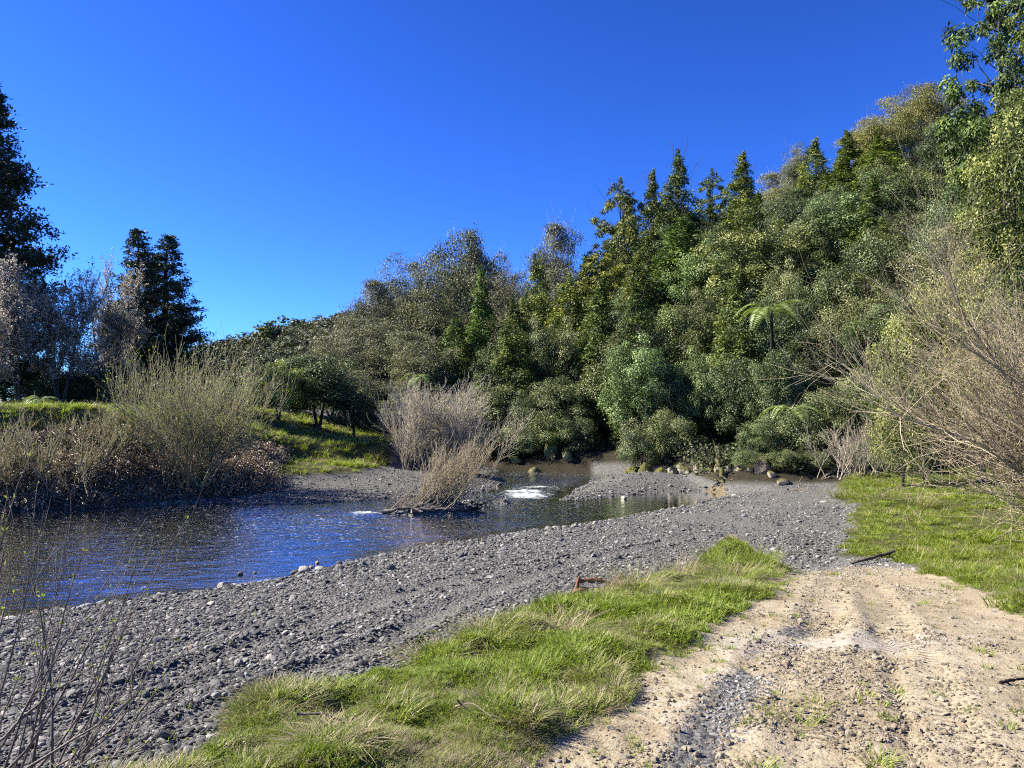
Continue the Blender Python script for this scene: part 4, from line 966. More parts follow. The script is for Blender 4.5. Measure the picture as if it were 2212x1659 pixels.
# ------------------------------------------------------------------ willows
def willow(label, name, x, y, H, spread, nstem, ntwig, mat, lean=(0, 0), seed=1, bud=0, width=(1, 1), cat='willow', group='bare willows by the river', z=None, r0=0.02, low=0.15, twl=(0.5, 1.4), fine=0.0045, upc=0.25, base=0.35, tsp=0.33, budsize=0.045, lpow=0.55, wig=0.04):
    """many-stemmed bare willow: each main stem is a part, the fine twigs one mass"""
    r = np.random.default_rng(seed)
    zb = zat(x, y) - 0.05 if z is None else z
    e = empty(name, (x, y, zb))
    a = r.uniform(0, 2 * np.pi, nstem); q = np.sqrt(r.uniform(0.0, 1, nstem)) * spread
    d = np.stack([np.cos(a) * q * width[0] + lean[0], np.sin(a) * q * width[1] + lean[1], np.ones(nstem)], -1)
    d = nrm(d); L = H * r.uniform(0.6, 1.12, nstem) * (1 / np.maximum(d[:, 2], 0.55)) ** lpow
    N = 6; s = np.linspace(0, 1, N)[None, :, None]
    b = np.stack([r.normal(size=nstem) * base * width[0], r.normal(size=nstem) * base * 0.6 * width[1], 0 * a], -1)
    out = d.copy(); out[:, 2] *= 0.75; out = nrm(out)
    P = b[:, None] + out[:, None] * s * L[:, None, None] * 0.95 + np.array([0, 0, 1.0]) * (s ** 2) * (upc * L[:, None, None]) * (1 - out[:, None, 2:3]) + np.cumsum(r.normal(size=(nstem, N, 3)) * wig, 1) * s * L[:, None, None]
    R = (r0 * r.uniform(0.6, 1.3, nstem))[:, None] * np.linspace(1, 0.22, N)[None]
    for k in range(nstem):
        ac = Acc(); V, Q = tubes(P[k], R[k], 5); ac.add(V, Q, a=r.uniform(0, 0.35))
        link('stem', ac.mesh('stem', M[mat], True), e)
    TP, TR = grow(r, P, R, ntwig, twl[0] * H * 0.25, twl[1] * H * 0.25, tsp, 0.30, 4, 0.55, low, 1.0, 0.16, 0.4, fine)
    UP, UR = grow(r, TP, TR, int(ntwig * 1.6), 0.25 * H * 0.3, 0.25 * H * 0.8, tsp + 0.05, 0.2, 3, 0.7, 0.15, 1.0, 0.1, 0.5, fine * 0.8)
    tw = Acc(); V, Q = tubes(TP, TR, 3); tw.add(V, Q, a=np.repeat(r.uniform(0, 0.5, len(TP)), 12)); V, Q = tubes(UP, UR, 3); tw.add(V, Q, a=np.repeat(r.uniform(0.1, 0.6, len(UP)), 9))
    t = link('twigs', tw.mesh('twigs', M[mat], True), e); t['kind'] = 'stuff'
    if bud:
        pts = np.concatenate([UP[:, 1:].reshape(-1, 3), TP[:, 2:].reshape(-1, 3)]); c = pts[r.integers(0, len(pts), bud)]
        U = nrm(r.normal(size=(bud, 3)) * 0.6 + np.array([0, 0, 1.0])); V, Q = leaves(c, U, perp(U, r), budsize * r.uniform(.6, 1.4, bud), budsize * 0.45)
        ac = Acc(); ac.add(V, Q, a=np.repeat(r.uniform(0, 1, bud), 4)); t = link('leaves', ac.mesh('leaves', M['bud']), e); t['kind'] = 'stuff'
    tag(e, label, cat, group)
    return e
gx_ = A(428, 1000, 31.2)[0]
willow('round olive bare willow on the left bank above brown brambles', 'willow_bush', gx_, 31.2, 4.7, 0.72, 70, 1500, 'willow', (0.05, 0), 1, 3600, base=0.5, z=0.6, fine=0.006, budsize=0.085, tsp=0.38, lpow=0.1, low=0.3, r0=0.024)
willow('pinkish-grey rounded willow thicket behind the gravel island', 'willow_bush', A(945, 1000, 42)[0], 42.0, 4.3, 0.58, 60, 2400, 'willowred', (0.04, 0), 2, 1500, base=0.9, z=0.1, fine=0.008, budsize=0.08, tsp=0.5, lpow=0.0, low=0.25)
willow('straw-coloured willow clump swept to one side on the gravel island', 'willow_bush', ISL[0][0] - 0.35, ISL[0][1], 2.0, 0.75, 110, 650, 'willowpale', (0.75, 0), 3, 260, base=0.5, z=0.15, r0=0.014, fine=0.005, upc=0.7, low=0.3)
willow('small bare willow sprouts at the upstream tip of the island', 'willow_sprout', ISL[0][0] - 1.35, ISL[0][1] - 0.05, 0.75, 0.6, 12, 30, 'driftwood', (0.1, 0), 4, 0, base=0.1, z=0.1, r0=0.013, fine=0.005)
willow('twiggy grey-green willow leaning over the river at the left edge', 'willow_bush', -18.6, 28.9, 2.6, 0.9, 50, 900, 'willow', (-0.1, -0.25), 5, 900, base=1.1, z=0.5, fine=0.006, budsize=0.06)
willow('low greenish willow scrub on the slope below the terrace crest', 'willow_bush', -16.6, 31.2, 1.9, 0.7, 40, 500, 'willow', (0.1, -0.1), 6, 700, base=1.0, z=1.7, fine=0.006, budsize=0.06)
willow('big bare willow sprawling over the grass at the right edge', 'willow_tree', 11.8, 14.6, 5.9, 1.0, 60, 4200, 'willowpale', (-0.12, 0.0), 7, 3000, base=0.5, r0=0.032, fine=0.0032, width=(1.0, 0.9), twl=(0.5, 1.3), budsize=0.05, tsp=0.7, upc=0.1, lpow=0.0, wig=0.06)
place('broad_c', 'leafy_tree', 1990, 640, 27, 95, 'olive leafy tree behind the left side of the big bare willow', 'tree', 'leafy trees behind the right grass bank', (1.35, 1.3, 0.75))
place('airy_b', 'leafy_tree', 2110, 540, 26, 110, 'olive-yellow tree directly behind the big bare willow', 'tree', 'leafy trees behind the right grass bank', (1.45, 1.35, 0.8))
place('shrub_b', 'leafy_shrub', 1945, 860, 26.5, 70, 'olive shrub under the left edge of the big bare willow', 'shrub', 'leafy trees behind the right grass bank', (1.3, 1.25, 0.75))
place('broad_a', 'leafy_tree', 2210, 560, 24, 110, 'olive tree at the right edge behind the big bare willow', 'tree', 'leafy trees behind the right grass bank', (1.3, 1.25, 0.8))
willow('pale twiggy shrub at the end of the grass beside the driftwood', 'willow_bush', A(1855, 1040, 30)[0], 30.3, 2.0, 0.7, 30, 500, 'willowred', (-0.1, 0), 9, 0, base=0.6, fine=0.006)

# foreground sapling wands, lower left
r = np.random.default_rng(9)
sap = empty('willow_sapling', (-3.0, 4.6, zat(-3.0, 4.6)))
tag(sap, 'thin budding willow wands rising close to the camera, lower left', 'sapling')
base0 = np.array(sap.location)
WANDS = [((170, 1680), (405, 1120), 4.6), ((-60, 1700), (318, 1118), 4.4), ((120, 1690), (215, 1560), 4.2), ((-40, 1660), (95, 1100), 4.2), ((-80, 1600), (30, 1075), 4.0), ((20, 1700), (150, 1160), 4.3), ((60, 1690), (180, 1190), 4.5), ((-20, 1690), (240, 1280), 4.3),
         ((100, 1690), (300, 1210), 4.7), ((10, 1640), (130, 1330), 4.0), ((-60, 1640), (60, 1400), 3.9), ((150, 1680), (350, 1340), 4.8), ((60, 1700), (420, 1480), 4.4), ((0, 1700), (330, 1420), 4.3), ((-80, 1560), (22, 1240), 4.1), ((-60, 1650), (10, 1190), 4.1), ((30, 1690), (90, 1290), 4.4), ((-40, 1620), (200, 1440), 4.1), ((200, 1700), (380, 1420), 5.0), ((-70, 1690), (380, 1600), 4.0), ((-40, 1690), (300, 1500), 3.8), ((110, 1700), (60, 1210), 4.4), ((-90, 1500), (15, 1130), 3.8), ((40, 1690), (280, 1330), 4.6)]
for i, (b, t, dep) in enumerate(WANDS):
    p0 = A(b[0], b[1], dep + r.uniform(-.2, .3)); p1 = A(t[0], t[1], dep + r.uniform(-0.3, 0.5))
    p0[2] = max(p0[2] - 0.05, zat(p0[0], p0[1]) - 0.05)
    s = np.linspace(0, 1, 9)[:, None]; side = r.normal(size=3) * 0.05; side[2] = 0
    P = p0 + (p1 - p0) * s + side * np.sin(s * np.pi) * np.linalg.norm(p1 - p0) + np.array([0, 0, 1.0]) * 0.06 * np.linalg.norm(p1 - p0) * (s ** 2 - s)
    P += r.normal(size=P.shape) * 0.004
    R = 0.0085 * r.uniform(0.7, 1.25) * np.linspace(1, 0.25, 9)
    ac = Acc(); V, Q = tubes(P - base0, R, 5); ac.add(V, Q, a=0.1)
    st = link('stem', ac.mesh('stem', M['stem'], True), sap)
    CP, CR = grow(r, (P - base0)[None], R[None], 6, 0.15, 0.5, 0.22, 0.35, 4, 0.7, 0.25, 0.95, 0.12, 0.4, 0.0016)
    ac = Acc(); V, Q = tubes(CP, CR, 4); ac.add(V, Q, a=0.2); tw = link('twigs', ac.mesh('twigs', M['stem'], True), st); tw['kind'] = 'stuff'
    if i % 2 == 0 or i > 13:
        m = 26; pts = np.concatenate([CP[:, 1:].reshape(-1, 3), np.repeat((P - base0)[5:], 3, 0)]); c = pts[r.integers(0, len(pts), m)] + r.normal(size=(m, 3)) * 0.004
        U = nrm(r.normal(size=(m, 3)) * 0.5 + np.array([0, 0, 1.0])); V, Q = leaves(c, U, perp(U, r), r.uniform(.012, .034, m), r.uniform(.006, .013, m))
        ac = Acc(); ac.add(V, Q, a=np.repeat(r.uniform(0, 1, m), 4)); link('leaves', ac.mesh('leaves', M['bud']), st)['kind'] = 'stuff'

# ------------------------------------------------------------------ stones
def ico(sub):
    t = (1 + 5 ** 0.5) / 2
    v = [(-1, t, 0), (1, t, 0), (-1, -t, 0), (1, -t, 0), (0, -1, t), (0, 1, t), (0, -1, -t), (0, 1, -t), (t, 0, -1), (t, 0, 1), (-t, 0, -1), (-t, 0, 1)]
    f = [(0, 11, 5), (0, 5, 1), (0, 1, 7), (0, 7, 10), (0, 10, 11), (1, 5, 9), (5, 11, 4), (11, 10, 2), (10, 7, 6), (7, 1, 8), (3, 9, 4), (3, 4, 2), (3, 2, 6), (3, 6, 8), (3, 8, 9), (4, 9, 5), (2, 4, 11), (6, 2, 10), (8, 6, 7), (9, 8, 1)]
    v = [np.array(p) / np.linalg.norm(p) for p in v]
    for _ in range(sub):
        mid = {}; nf = []
        def m(a, b):
            k = (min(a, b), max(a, b))
            if k not in mid:
                p = v[a] + v[b]; v.append(p / np.linalg.norm(p)); mid[k] = len(v) - 1
            return mid[k]
        for a, b, c in f:
            ab, bc, ca = m(a, b), m(b, c), m(c, a); nf += [(a, ab, ca), (b, bc, ab), (c, ca, bc), (ab, bc, ca)]
        f = nf
    return np.array(v), np.array(f)
ICO1 = ico(1); ICO2 = ico(2)
def rock_mesh(name, seed, mat, flat=0.6, rough=0.18, sub=1, cuts=5, smooth=True):
    r = np.random.default_rng(seed); V, Fc = (ICO1 if sub == 1 else ICO2); V = V.copy()
    for _ in range(cuts):                                   # worn facets
        d = rdir(r, 1)[0]; k = r.uniform(0.55, 0.85); h = V @ d; V = V - np.maximum(h - k, 0)[:, None] * d * 0.9
    k_ = r.normal(size=(9, 3)) * np.array([[1.5]] * 3 + [[3]] * 3 + [[6]] * 3); ph = r.uniform(0, 6.28, 9)
    V = V * (1 + rough * (np.cos(V @ k_.T + ph) * np.array([.5] * 3 + [.3] * 3 + [.16] * 3)).sum(1)[:, None] * 0.8)
    V = V * np.array([r.uniform(0.9, 1.25), r.uniform(0.7, 0.95), flat * r.uniform(0.8, 1.2)])
    return mesh_np(name, V, [Fc], mat, smooth)
PEB = [rock_mesh('pebble', 100 + i, M['stone'], 0.36 + 0.07 * (i % 4), 0.12, 1, 6, i % 2 == 0) for i in range(8)]
CHIP = [rock_mesh('chip', 150 + i, stone_mat('track_chip', [(0, (0.22, 0.21, 0.19)), (0.6, (0.38, 0.36, 0.32)), (1, (0.56, 0.53, 0.47))]) if i == 0 else bpy.data.materials['track_chip'], 0.5, 0.2, 1, 6, False) for i in range(4)]
CLOD = [rock_mesh('clod', 200 + i, M['clod'], 0.55, 0.5, 1, 3, False) for i in range(5)]
BOUL = [rock_mesh('boulder', 300 + i, M['boulder'], 0.75, 0.2, 2, 8, False) for i in range(6)]
MOSS = [rock_mesh('boulder', 400 + i, M['mossrock'], 0.95, 0.4, 2, 12, False) for i in range(3)]

def fan_points(r, n, dmin, dmax, amin, amax, power=1.0):
    """points in the wedge in front of the lens, thinned with distance"""
    a = np.radians(r.uniform(amin, amax, n)); d = dmin * (dmax / dmin) ** (r.uniform(0, 1, n) ** power)
    return d * np.tan(a), d
rg = np.random.default_rng(15)
x, y = fan_points(rg, 340000, 4.0, 42, -42, 36)
t = terrain(x, y)
ok = (t['w_gravel'] > 0.5) & ((t['dW'] < 0.25) | ((t['isl'] > 0.2) & (t['z'] > -0.05))) & (t['low'] < 0.35) & (t['sF'] < 0.3) & (t['dU'] < 0.1)
sandy = fbm(x * 0.5, y * 0.5, 101, 3)
near_w = np.exp(-t['land'] / 0.8)
press = sstep(0.45, 0.2, np.minimum(seg_dist(GTRACKS[0], x, y, False)[0], seg_dist(GTRACKS[1], x, y, False)[0]))
prob = np.clip(0.92 + 0.9 * sandy + 0.5 * near_w - 0.8 * press - 0.45 * sstep(14, 24, y) * sstep(2.5, 5, x), 0.06, 1)
ok &= rg.uniform(size=len(x)) < prob
x, y, z, nw, yy = x[ok], y[ok], t['z'][ok], near_w[ok], y[ok]
n = len(x)
size = np.exp(rg.normal(math.log(0.0155), 0.52, n)) * (1 + 0.7 * nw) * (1 + 0.012 * np.maximum(yy - 6, 0)) 
size = np.clip(size, 0.010, 0.13)
big = np.argsort(-size / yy)[:300]
rest = np.ones(n, bool); rest[big] = False
rot = np.stack([rg.normal(size=n) * 0.28, rg.normal(size=n) * 0.28, rg.uniform(0, 6.28, n)], -1)
P_ = np.stack([x, y, z + size * 0.16], -1)
scatter('gravel', PEB, P_[rest], rot[rest], size[rest], rg.integers(0, 8, n)[rest])
for k in big:
    o = link('stone', PEB[int(rg.integers(0, 8))], STRUCT['gravel_bank']); o.location = P_[k]; o.rotation_euler = rot[k]; o.scale = (size[k],) * 3
# gravel spread on the track and its fringe
x, y = fan_points(rg, 70000, 3.2, 20, -5, 38)
t = terrain(x, y)
w = np.clip(t['streak'] * 1.0 * (fbm(x * 1.2, y * 1.2, 119, 3) > -.1) + 0.8 * sstep(11.0, 14.5, y) * t['onT'] + 0.008 * t['onT'], 0, 1) * (t['sU'] > 0.4) * (t['onT'] > 0.4)
ok = rg.uniform(size=len(x)) < w
x, y, z = x[ok], y[ok], t['z'][ok]; n = len(x); size = np.clip(np.exp(rg.normal(math.log(0.007), 0.45, n)) * (1 + 0.08 * np.maximum(y - 5, 0)), 0.004, 0.045)
scatter('track_gravel', CHIP, np.stack([x, y, z + size * 0.15], -1), np.stack([rg.normal(size=n) * 0.3, rg.normal(size=n) * 0.3, rg.uniform(0, 6.28, n)], -1), size, rg.integers(0, 4, n))
# clods torn up by tyres
x, y = fan_points(rg, 80000, 3.0, 13, -12, 40)
t = terrain(x, y)
w = t['w_dirt'] * np.clip(0.10 + 0.9 * sstep(0.02, 0.32, fbm(x * 1.4, y * 1.4, 111, 3)) + 0.55 * np.exp(-((t['tdist'] - 0.15) / 0.12) ** 2) * (fbm(x * 2, y * 2, 113, 2) > 0), 0, 1) * (t['onT'] > 0.5)
ok = rg.uniform(size=len(x)) < w
x, y, z = x[ok], y[ok], t['z'][ok]; n = len(x); size = np.clip(np.exp(rg.normal(math.log(0.0075), 0.5, n)), 0.003, 0.03)
scatter('dirt', CLOD, np.stack([x, y, z + size * 0.1], -1), np.stack([rg.normal(size=n) * 0.5, rg.normal(size=n) * 0.5, rg.uniform(0, 6.28, n)], -1), size, rg.integers(0, 5, n))
# stones lying on the river bed near the shore
x, y = fan_points(rg, 26000, 11, 36, -42, 18)
t = terrain(x, y); ok = (t['dW'] > 0.15) & (t['dW'] < 4.5) & (t['isl'] < 0.1) & (t['low'] < .3)
x, y, z = x[ok], y[ok], t['z'][ok]; n = len(x); size = np.clip(np.exp(rg.normal(math.log(0.05), 0.45, n)), 0.02, 0.13)
M['bedstone'] = stone_mat('bed_stone', [(0, (0.07, 0.058, 0.036)), (0.6, (0.18, 0.145, 0.09)), (1, (0.40, 0.33, 0.21))])
BED = [rock_mesh('bed_pebble', 500 + i, M['bedstone'], 0.4, 0.12, 1, 6) for i in range(5)]
scatter('riverbed_gravel', BED, np.stack([x, y, z], -1), np.stack([rg.normal(size=n) * 0.2, rg.normal(size=n) * 0.2, rg.uniform(0, 6.28, n)], -1), size, rg.integers(0, 5, n))

# singled-out stones at the near waterline
def stone(px, py, wpx, z0, label, seed, mesh=None, tilt=0.15, flat=1.0, name='river_stone', cat='stone', group=None, sink=0.25):
    gx, gy = G(px, py, z0); s = wpx / F_PX * gy * 0.5
    me = mesh or PEB[seed % 8]
    o = link(name, me); o.location = (gx, gy, zat(gx, gy) if z0 is None else max(z0, zat(gx, gy)) + s * (0.5 - sink) * flat * 0.6)
    o.rotation_euler = (tilt, tilt * 0.5, seed * 1.3); o.scale = (s, s, s * flat); tag(o, label, cat, group); return o
PALEST = rock_mesh('river_stone', 610, stone_mat('pale_stone', [(0, (0.40, 0.36, 0.29)), (1, (0.46, 0.42, 0.34))]), 0.6, 0.12, 2, 5)
DARKST = rock_mesh('river_stone', 611, stone_mat('dark_stone', [(0, (0.12, 0.12, 0.115)), (1, (0.16, 0.155, 0.15))]), 0.75, 0.18, 2, 7)
PINKST = rock_mesh('river_stone', 612, stone_mat('pink_stone', [(0, (0.42, 0.29, 0.20)), (1, (0.46, 0.34, 0.25))]), 0.7, 0.15, 2, 6)
stone(657, 1238, 36, 0.02, 'large pale smooth stone at the waterline', 1, PALEST)
stone(634, 1241, 24, 0.02, 'dark speckled stone touching the large pale one', 2, DARKST)
stone(481, 1268, 26, 0.02, 'pale lumpy stone in the shallows left of the large pale one', 3, PALEST, 0.4)
stone(500, 1269, 18, 0.02, 'brownish small stone beside the pale lumpy one', 4, PINKST)
stone(686, 1217, 11, 0.0, 'small tan stone standing in the water', 5, PINKST, sink=0)
stone(672, 1226, 12, 0.0, 'orange-tan stone just behind the large pale one', 6, PINKST, sink=0)
stone(517, 1242, 14, 0.0, 'dark wet stone breaking the water surface', 7, DARKST, sink=0.1)
stone(550, 1239, 10, 0.0, 'little dark stone farther out in the shallows', 8, DARKST, sink=0.1)
stone(262, 1318, 20, 0.03, 'grey angular stone on the waterline near the left wands', 9, DARKST, 0.5)
stone(412, 1424, 16, 0.4, 'pinkish upright pebble standing out of the shingle', 10, PINKST, 0.6)
stone(1348, 1078, 15, 0.0, 'white stone in the still backwater', 11, PALEST, sink=0)
stone(1286, 1140, 16, 0.03, 'bleached stone heap at the backwater edge', 12, PALEST, 0.3)

# ------------------------------------------------------------------ grass
def blades(r, n, rad, h, w, bend, spread=0.5):
    """a tuft: n curved blades, 4 cross-sections each"""
    a = r.uniform(0, 6.28, n); q = np.sqrt(r.uniform(0, 1, n)) * rad
    b = np.stack([np.cos(a) * q, np.sin(a) * q, np.full(n, -0.01)], -1)
    az = a + r.normal(size=n) * 0.9; d = np.stack([np.cos(az), np.sin(az), 0 * az], -1); sdv = np.stack([-np.sin(az), np.cos(az), 0 * az], -1)
    hh = h * r.uniform(0.45, 1.25, n); bd = bend * r.uniform(0.2, 1.5, n)
    V = []
    for s_, wf in ((0, 1.0), (0.4, 0.95), (0.75, 0.6)):
        c = b + d * (hh * (spread * s_ * 0.6 + bd * s_ ** 2))[:, None] + np.array([0, 0, 1.0]) * (hh * (s_ - 0.35 * bd * s_ ** 2))[:, None]
        V += [c + sdv * w * wf * 0.5, c - sdv * w * wf * 0.5]
    V.append(b + d * (hh * (spread * 0.6 + bd))[:, None] + np.array([0, 0, 1.0]) * (hh * (1 - 0.35 * bd))[:, None])
    V = np.stack(V, 1); base = np.arange(n)[:, None] * 7
    Q = np.concatenate([base + np.array([[0, 1, 3, 2]]), base + np.array([[2, 3, 5, 4]])]); Tt = base + np.array([[4, 5, 6]])
    t = np.clip(0.45 + 0.25 * r.normal(size=n), 0, 1)
    return V.reshape(-1, 3), Q, Tt, np.repeat(t, 7)
def tuft(seed, n, rad, h, w, bend, mat, spread=0.5):
    r = np.random.default_rng(seed); V, Q, Tt, t = blades(r, n, rad, h, w, bend, spread)
    a = Acc(); a.add(V, Q, Tt, t); return a.mesh('tuft', M[mat])
def clover(seed):
    r = np.random.default_rng(seed); n = 40; c = np.stack([r.normal(size=n) * .05, r.normal(size=n) * .05, r.uniform(0.01, 0.05, n)], -1)
    Nn = nrm(r.normal(size=(n, 3)) * 0.5 + np.array([0, 0, 1.0])); U = perp(Nn, r); V, Q = leaves(c, U, Nn, 0.022, 0.018)
    a = Acc(); a.add(V, Q, a=np.repeat(r.uniform(.1, .6, n), 4)); return a.mesh('tuft', M['grass'])
GT = [tuft(1, 32, 0.055, 0.085, 0.0066, 0.55, 'grass'), tuft(2, 28, 0.05, 0.12, 0.0068, 0.7, 'grass'), tuft(3, 36, 0.06, 0.065, 0.0062, 0.5, 'grass'), clover(4), tuft(5, 22, 0.05, 0.11, 0.004, 1.0, 'straw', 0.9), tuft(6, 16, 0.06, 0.07, 0.0038, 1.5, 'straw', 1.3)]
def lay(name, n, dmin, dmax, amin, amax, mask, scale, probs, seed, rg, straw=0.0):
    x, y = fan_points(rg, n, dmin, dmax, amin, amax)
    t = terrain(x, y); w = mask(t, x, y)
    ok = rg.uniform(size=n) < w
    x, y, z = x[ok], y[ok], t['z'][ok]; n = len(x)
    dry = fbm(x * 1.1, y * 1.1, seed, 3)
    p = np.asarray(probs, float); u = rg.uniform(size=n)
    green = rg.choice(4, n, p=p[:4] / p[:4].sum()); st = 4 + (rg.uniform(size=n) < 0.5)
    idx = np.where(u < np.clip(straw + 0.9 * (dry - 0.05), 0.02, 0.75), st, green)
    lush = 0.5 + 1.1 * sstep(-0.25, 0.4, fbm(x * 1.6, y * 1.6, seed + 9, 3))
    sc = scale * rg.uniform(0.7, 1.3, n) * lush * (1 + 0.018 * y)
    scatter(name, GT, np.stack([x, y, z], -1), np.stack([rg.normal(size=n) * 0.12, rg.normal(size=n) * 0.12, rg.uniform(0, 6.28, n)], -1), sc, idx)
rg = np.random.default_rng(31)
edge = lambda t: np.clip(t['lawn'] * sstep(0.1, 0.6, t['sU'] + 0), 0, 1)
lay('grass', 100000, 2.6, 16, -36, 22, lambda t, x, y: sstep(0.3, 0.75, t['lawn'] + 0.7 * fbm(x * 3, y * 3, 241, 3)) * (t['lawn'] > 0.2) * (x < 5.0), 0.50, [.3, .12, .38, .2], 201, rg, 0.26)
lay('grass', 34000, 7.0, 34, 14, 42, lambda t, x, y: sstep(0.3, 0.75, t['lawn'] + 0.7 * fbm(x * 2, y * 2, 242, 3)) * (t['lawn'] > 0.2) * (x > 4.6), 0.8, [.4, .2, .4, .0], 211, rg, 0.14)
lay('grass', 26000, 27.0, 56, -42, 2, lambda t, x, y: sstep(0.4, 0.9, t['low']) * (t['s1'] * (t['d1'] < 14) + (1 - t['s1']) * (x > -11.5)) , 1.1, [.4, .2, .4, .0], 221, rg, 0.42)
lay('track_grass', 5000, 3.0, 13, -8, 38, lambda t, x, y: (t['w_dirt'] > 0.5) * np.clip(0.05 + 0.5 * np.exp(-np.abs(t['dT']) / 0.25) + 0.5 * (fbm(x * 1.1, y * 1.1, 231, 2) > 0.33), 0, 1), 0.45, [.4, .2, .4, .0], 231, rg, 0.5)

# tussocks and weeds that stand out
def tussock(px, py, z0, h, label, mats, seed, n=90, rad=0.12, bend=1.0, spread=0.9, w=0.005, name='grass_tussock', group='dry grass tussocks'):
    x, y = G(px, py, z0); e = empty(name, (x, y, zat(x, y)))
    for i, (mt, f) in enumerate(mats):
        r = np.random.default_rng(seed * 7 + i); V, Q, Tt, t = blades(r, int(n * f), rad, h, w, bend, spread)
        a = Acc(); a.add(V, Q, Tt, t); link('dry_blades' if mt == 'straw' else 'green_blades', a.mesh('blades', M[mt]), e)['kind'] = 'stuff'
    tag(e, label, 'grass tuft', group)
S_ = [('straw', 1.0), ('grass', 0.5)]
tussock(1205, 1375, 1.75, 0.24, 'domed straw tussock halfway along the near verge', S_, 1, 260, 0.2, 1.3, 1.3)
tussock(1050, 1385, 1.8, 0.20, 'flattened straw tussock at the shingle side of the verge', S_, 2, 200, 0.2, 1.5, 1.4)
tussock(930, 1410, 1.85, 0.16, 'bleached straw patch left of the flattened tussock', S_, 3, 160, 0.18, 1.6, 1.5)
tussock(1385, 1262, 1.55, 0.30, 'rounded pale tussock just below the knoll', S_, 4, 260, 0.2, 1.3, 1.3)
tussock(1465, 1205, 1.5, 0.42, 'tall upright straw clump on the knoll crest', [('straw', 1.0)], 5, 220, 0.22, 0.4, 0.5)
tussock(1590, 1250, 1.3, 0.34, 'shaggy tussock hanging over the shaded side of the knoll', [('straw', .8), ('grass', 1.0)], 6, 240, 0.25, 1.3, 1.2)
tussock(1550, 1190, 1.4, 0.34, 'lush green clump at the top of the knoll', [('grass', 1.0)], 7, 300, 0.3, 0.6, 0.7)
tussock(1640, 1225, 1.1, 0.32, 'dark green clump on the right flank of the knoll', [('grass', 1.0), ('straw', 0.1)], 8, 300, 0.32, 0.8, 0.8)
tussock(1400, 1190, 1.4, 0.30, 'thin straw fringe left of the knoll top', [('straw', 1.0)], 9, 120, 0.25, 0.4, 0.5)
tussock(720, 1640, 1.98, 0.09, 'tangled straw patch at the bottom edge of the verge', S_, 10, 220, 0.16, 1.6, 1.5)
tussock(560, 1560, 1.95, 0.11, 'deep green thick tuft near the lower left of the verge', [('grass', 1.0)], 11, 260, 0.16, 0.9, 0.9)
tussock(850, 1540, 1.95, 0.11, 'coarse green tuft in the middle of the near grass', [('grass', 1.0), ('straw', .2)], 12, 220, 0.15, 0.9, 0.9)
tussock(1130, 1580, 1.95, 0.11, 'wiry dry tuft where the grass meets bare dirt', [('straw', 1.0), ('grass', .6)], 13, 110, 0.1, 0.9, 1.0)
tussock(390, 1560, 1.8, 0.12, 'dead straw clump on the left tip of the verge', [('straw', 1.0)], 14, 140, 0.14, 0.9, 1.0)
tussock(1715, 1560, 1.9, 0.12, 'wiry grey-green tuft in the middle of the track', [('straw', .6), ('grass', .5)], 15, 70, 0.1, 1.0, 1.2)
tussock(1760, 1510, 1.9, 0.08, 'small tuft between the tyre marks', [('straw', .3), ('grass', .8)], 16, 60, 0.08, 0.9, 1.2)
tussock(1895, 1640, 1.95, 0.09, 'green tuft at the bottom of the track', [('grass', .9), ('straw', .4)], 17, 60, 0.06, 0.8, 1.0)
tussock(1640, 1655, 1.98, 0.08, 'green-yellow tuft near the bottom edge of the track', [('grass', .9), ('straw', .4)], 18, 60, 0.05, 0.8, 1.0)
tussock(2085, 1190, 1.0, 0.30, 'pale seeding tuft on the right grass bank', [('straw', 1.0), ('grass', .6)], 19, 120, 0.2, 0.8, 0.9)
tussock(1985, 1105, 0.8, 0.55, 'large brown tussock under the big willow', [('straw', 1.0), ('grass', .8)], 20, 260, 0.35, 0.9, 1.0, 0.008)
tussock(1830, 1075, 0.75, 0.45, 'yellow-green tussock at the far end of the right bank', [('grass', 1.0), ('straw', .5)], 21, 260, 0.5, 0.9, 0.9, 0.01)
tussock(1930, 1090, 0.8, 0.4, 'yellowish grass clump halfway along the right bank', [('grass', 1.0), ('straw', .5)], 22, 240, 0.4, 0.9, 0.9, 0.01)
tussock(1855, 1150, 0.75, 0.2, 'low straw tuft on the eroded edge of the right bank', [('straw', 1.0), ('grass', 1)], 23, 140, 0.25, 1.0, 1.0)

# ------------------------------------------------------------------ brambles: dead brown tangle along the left bank
rg = np.random.default_rng(61)
def bramble_piece(seed):
    r = np.random.default_rng(seed); a = Acc(); m = 26
    b = np.stack([r.normal(size=m) * .35, r.normal(size=m) * .35, 0 * r.normal(size=m)], -1); d = rdir(r, m); d[:, 2] = np.abs(d[:, 2]) * 0.8; s = np.linspace(0, 1, 6)[None, :, None]; L = r.uniform(.5, 1.3, m)[:, None, None]
    P = b[:, None] + d[:, None] * s * L - np.array([0, 0, 1.0]) * (s ** 2) * L * 0.55
    V, Q = tubes(P, np.full((m, 6), 0.008), 3); a.add(V, Q, a=r.uniform(.1, .9))
    n = 420; pts = P[:, 1:].reshape(-1, 3); c = pts[r.integers(0, len(pts), n)] + r.normal(size=(n, 3)) * 0.09
    Nn = nrm(r.normal(size=(n, 3)) + np.array([0, 0, .6])); V, Q = leaves(c, perp(Nn, r), Nn, 0.09 * r.uniform(.6, 1.4, n), 0.055); a.add(V, Q, a=np.repeat(np.clip(r.normal(.45, .28, n), 0, 1), 4))
    return a.mesh('bramble_piece', M['bramble'])
n = 9000; x = rg.uniform(-26, -5.5, n); y = rg.uniform(24, 38, n); t = terrain(x, y)
top = fbm(x * .5, y * .5, 65, 3)
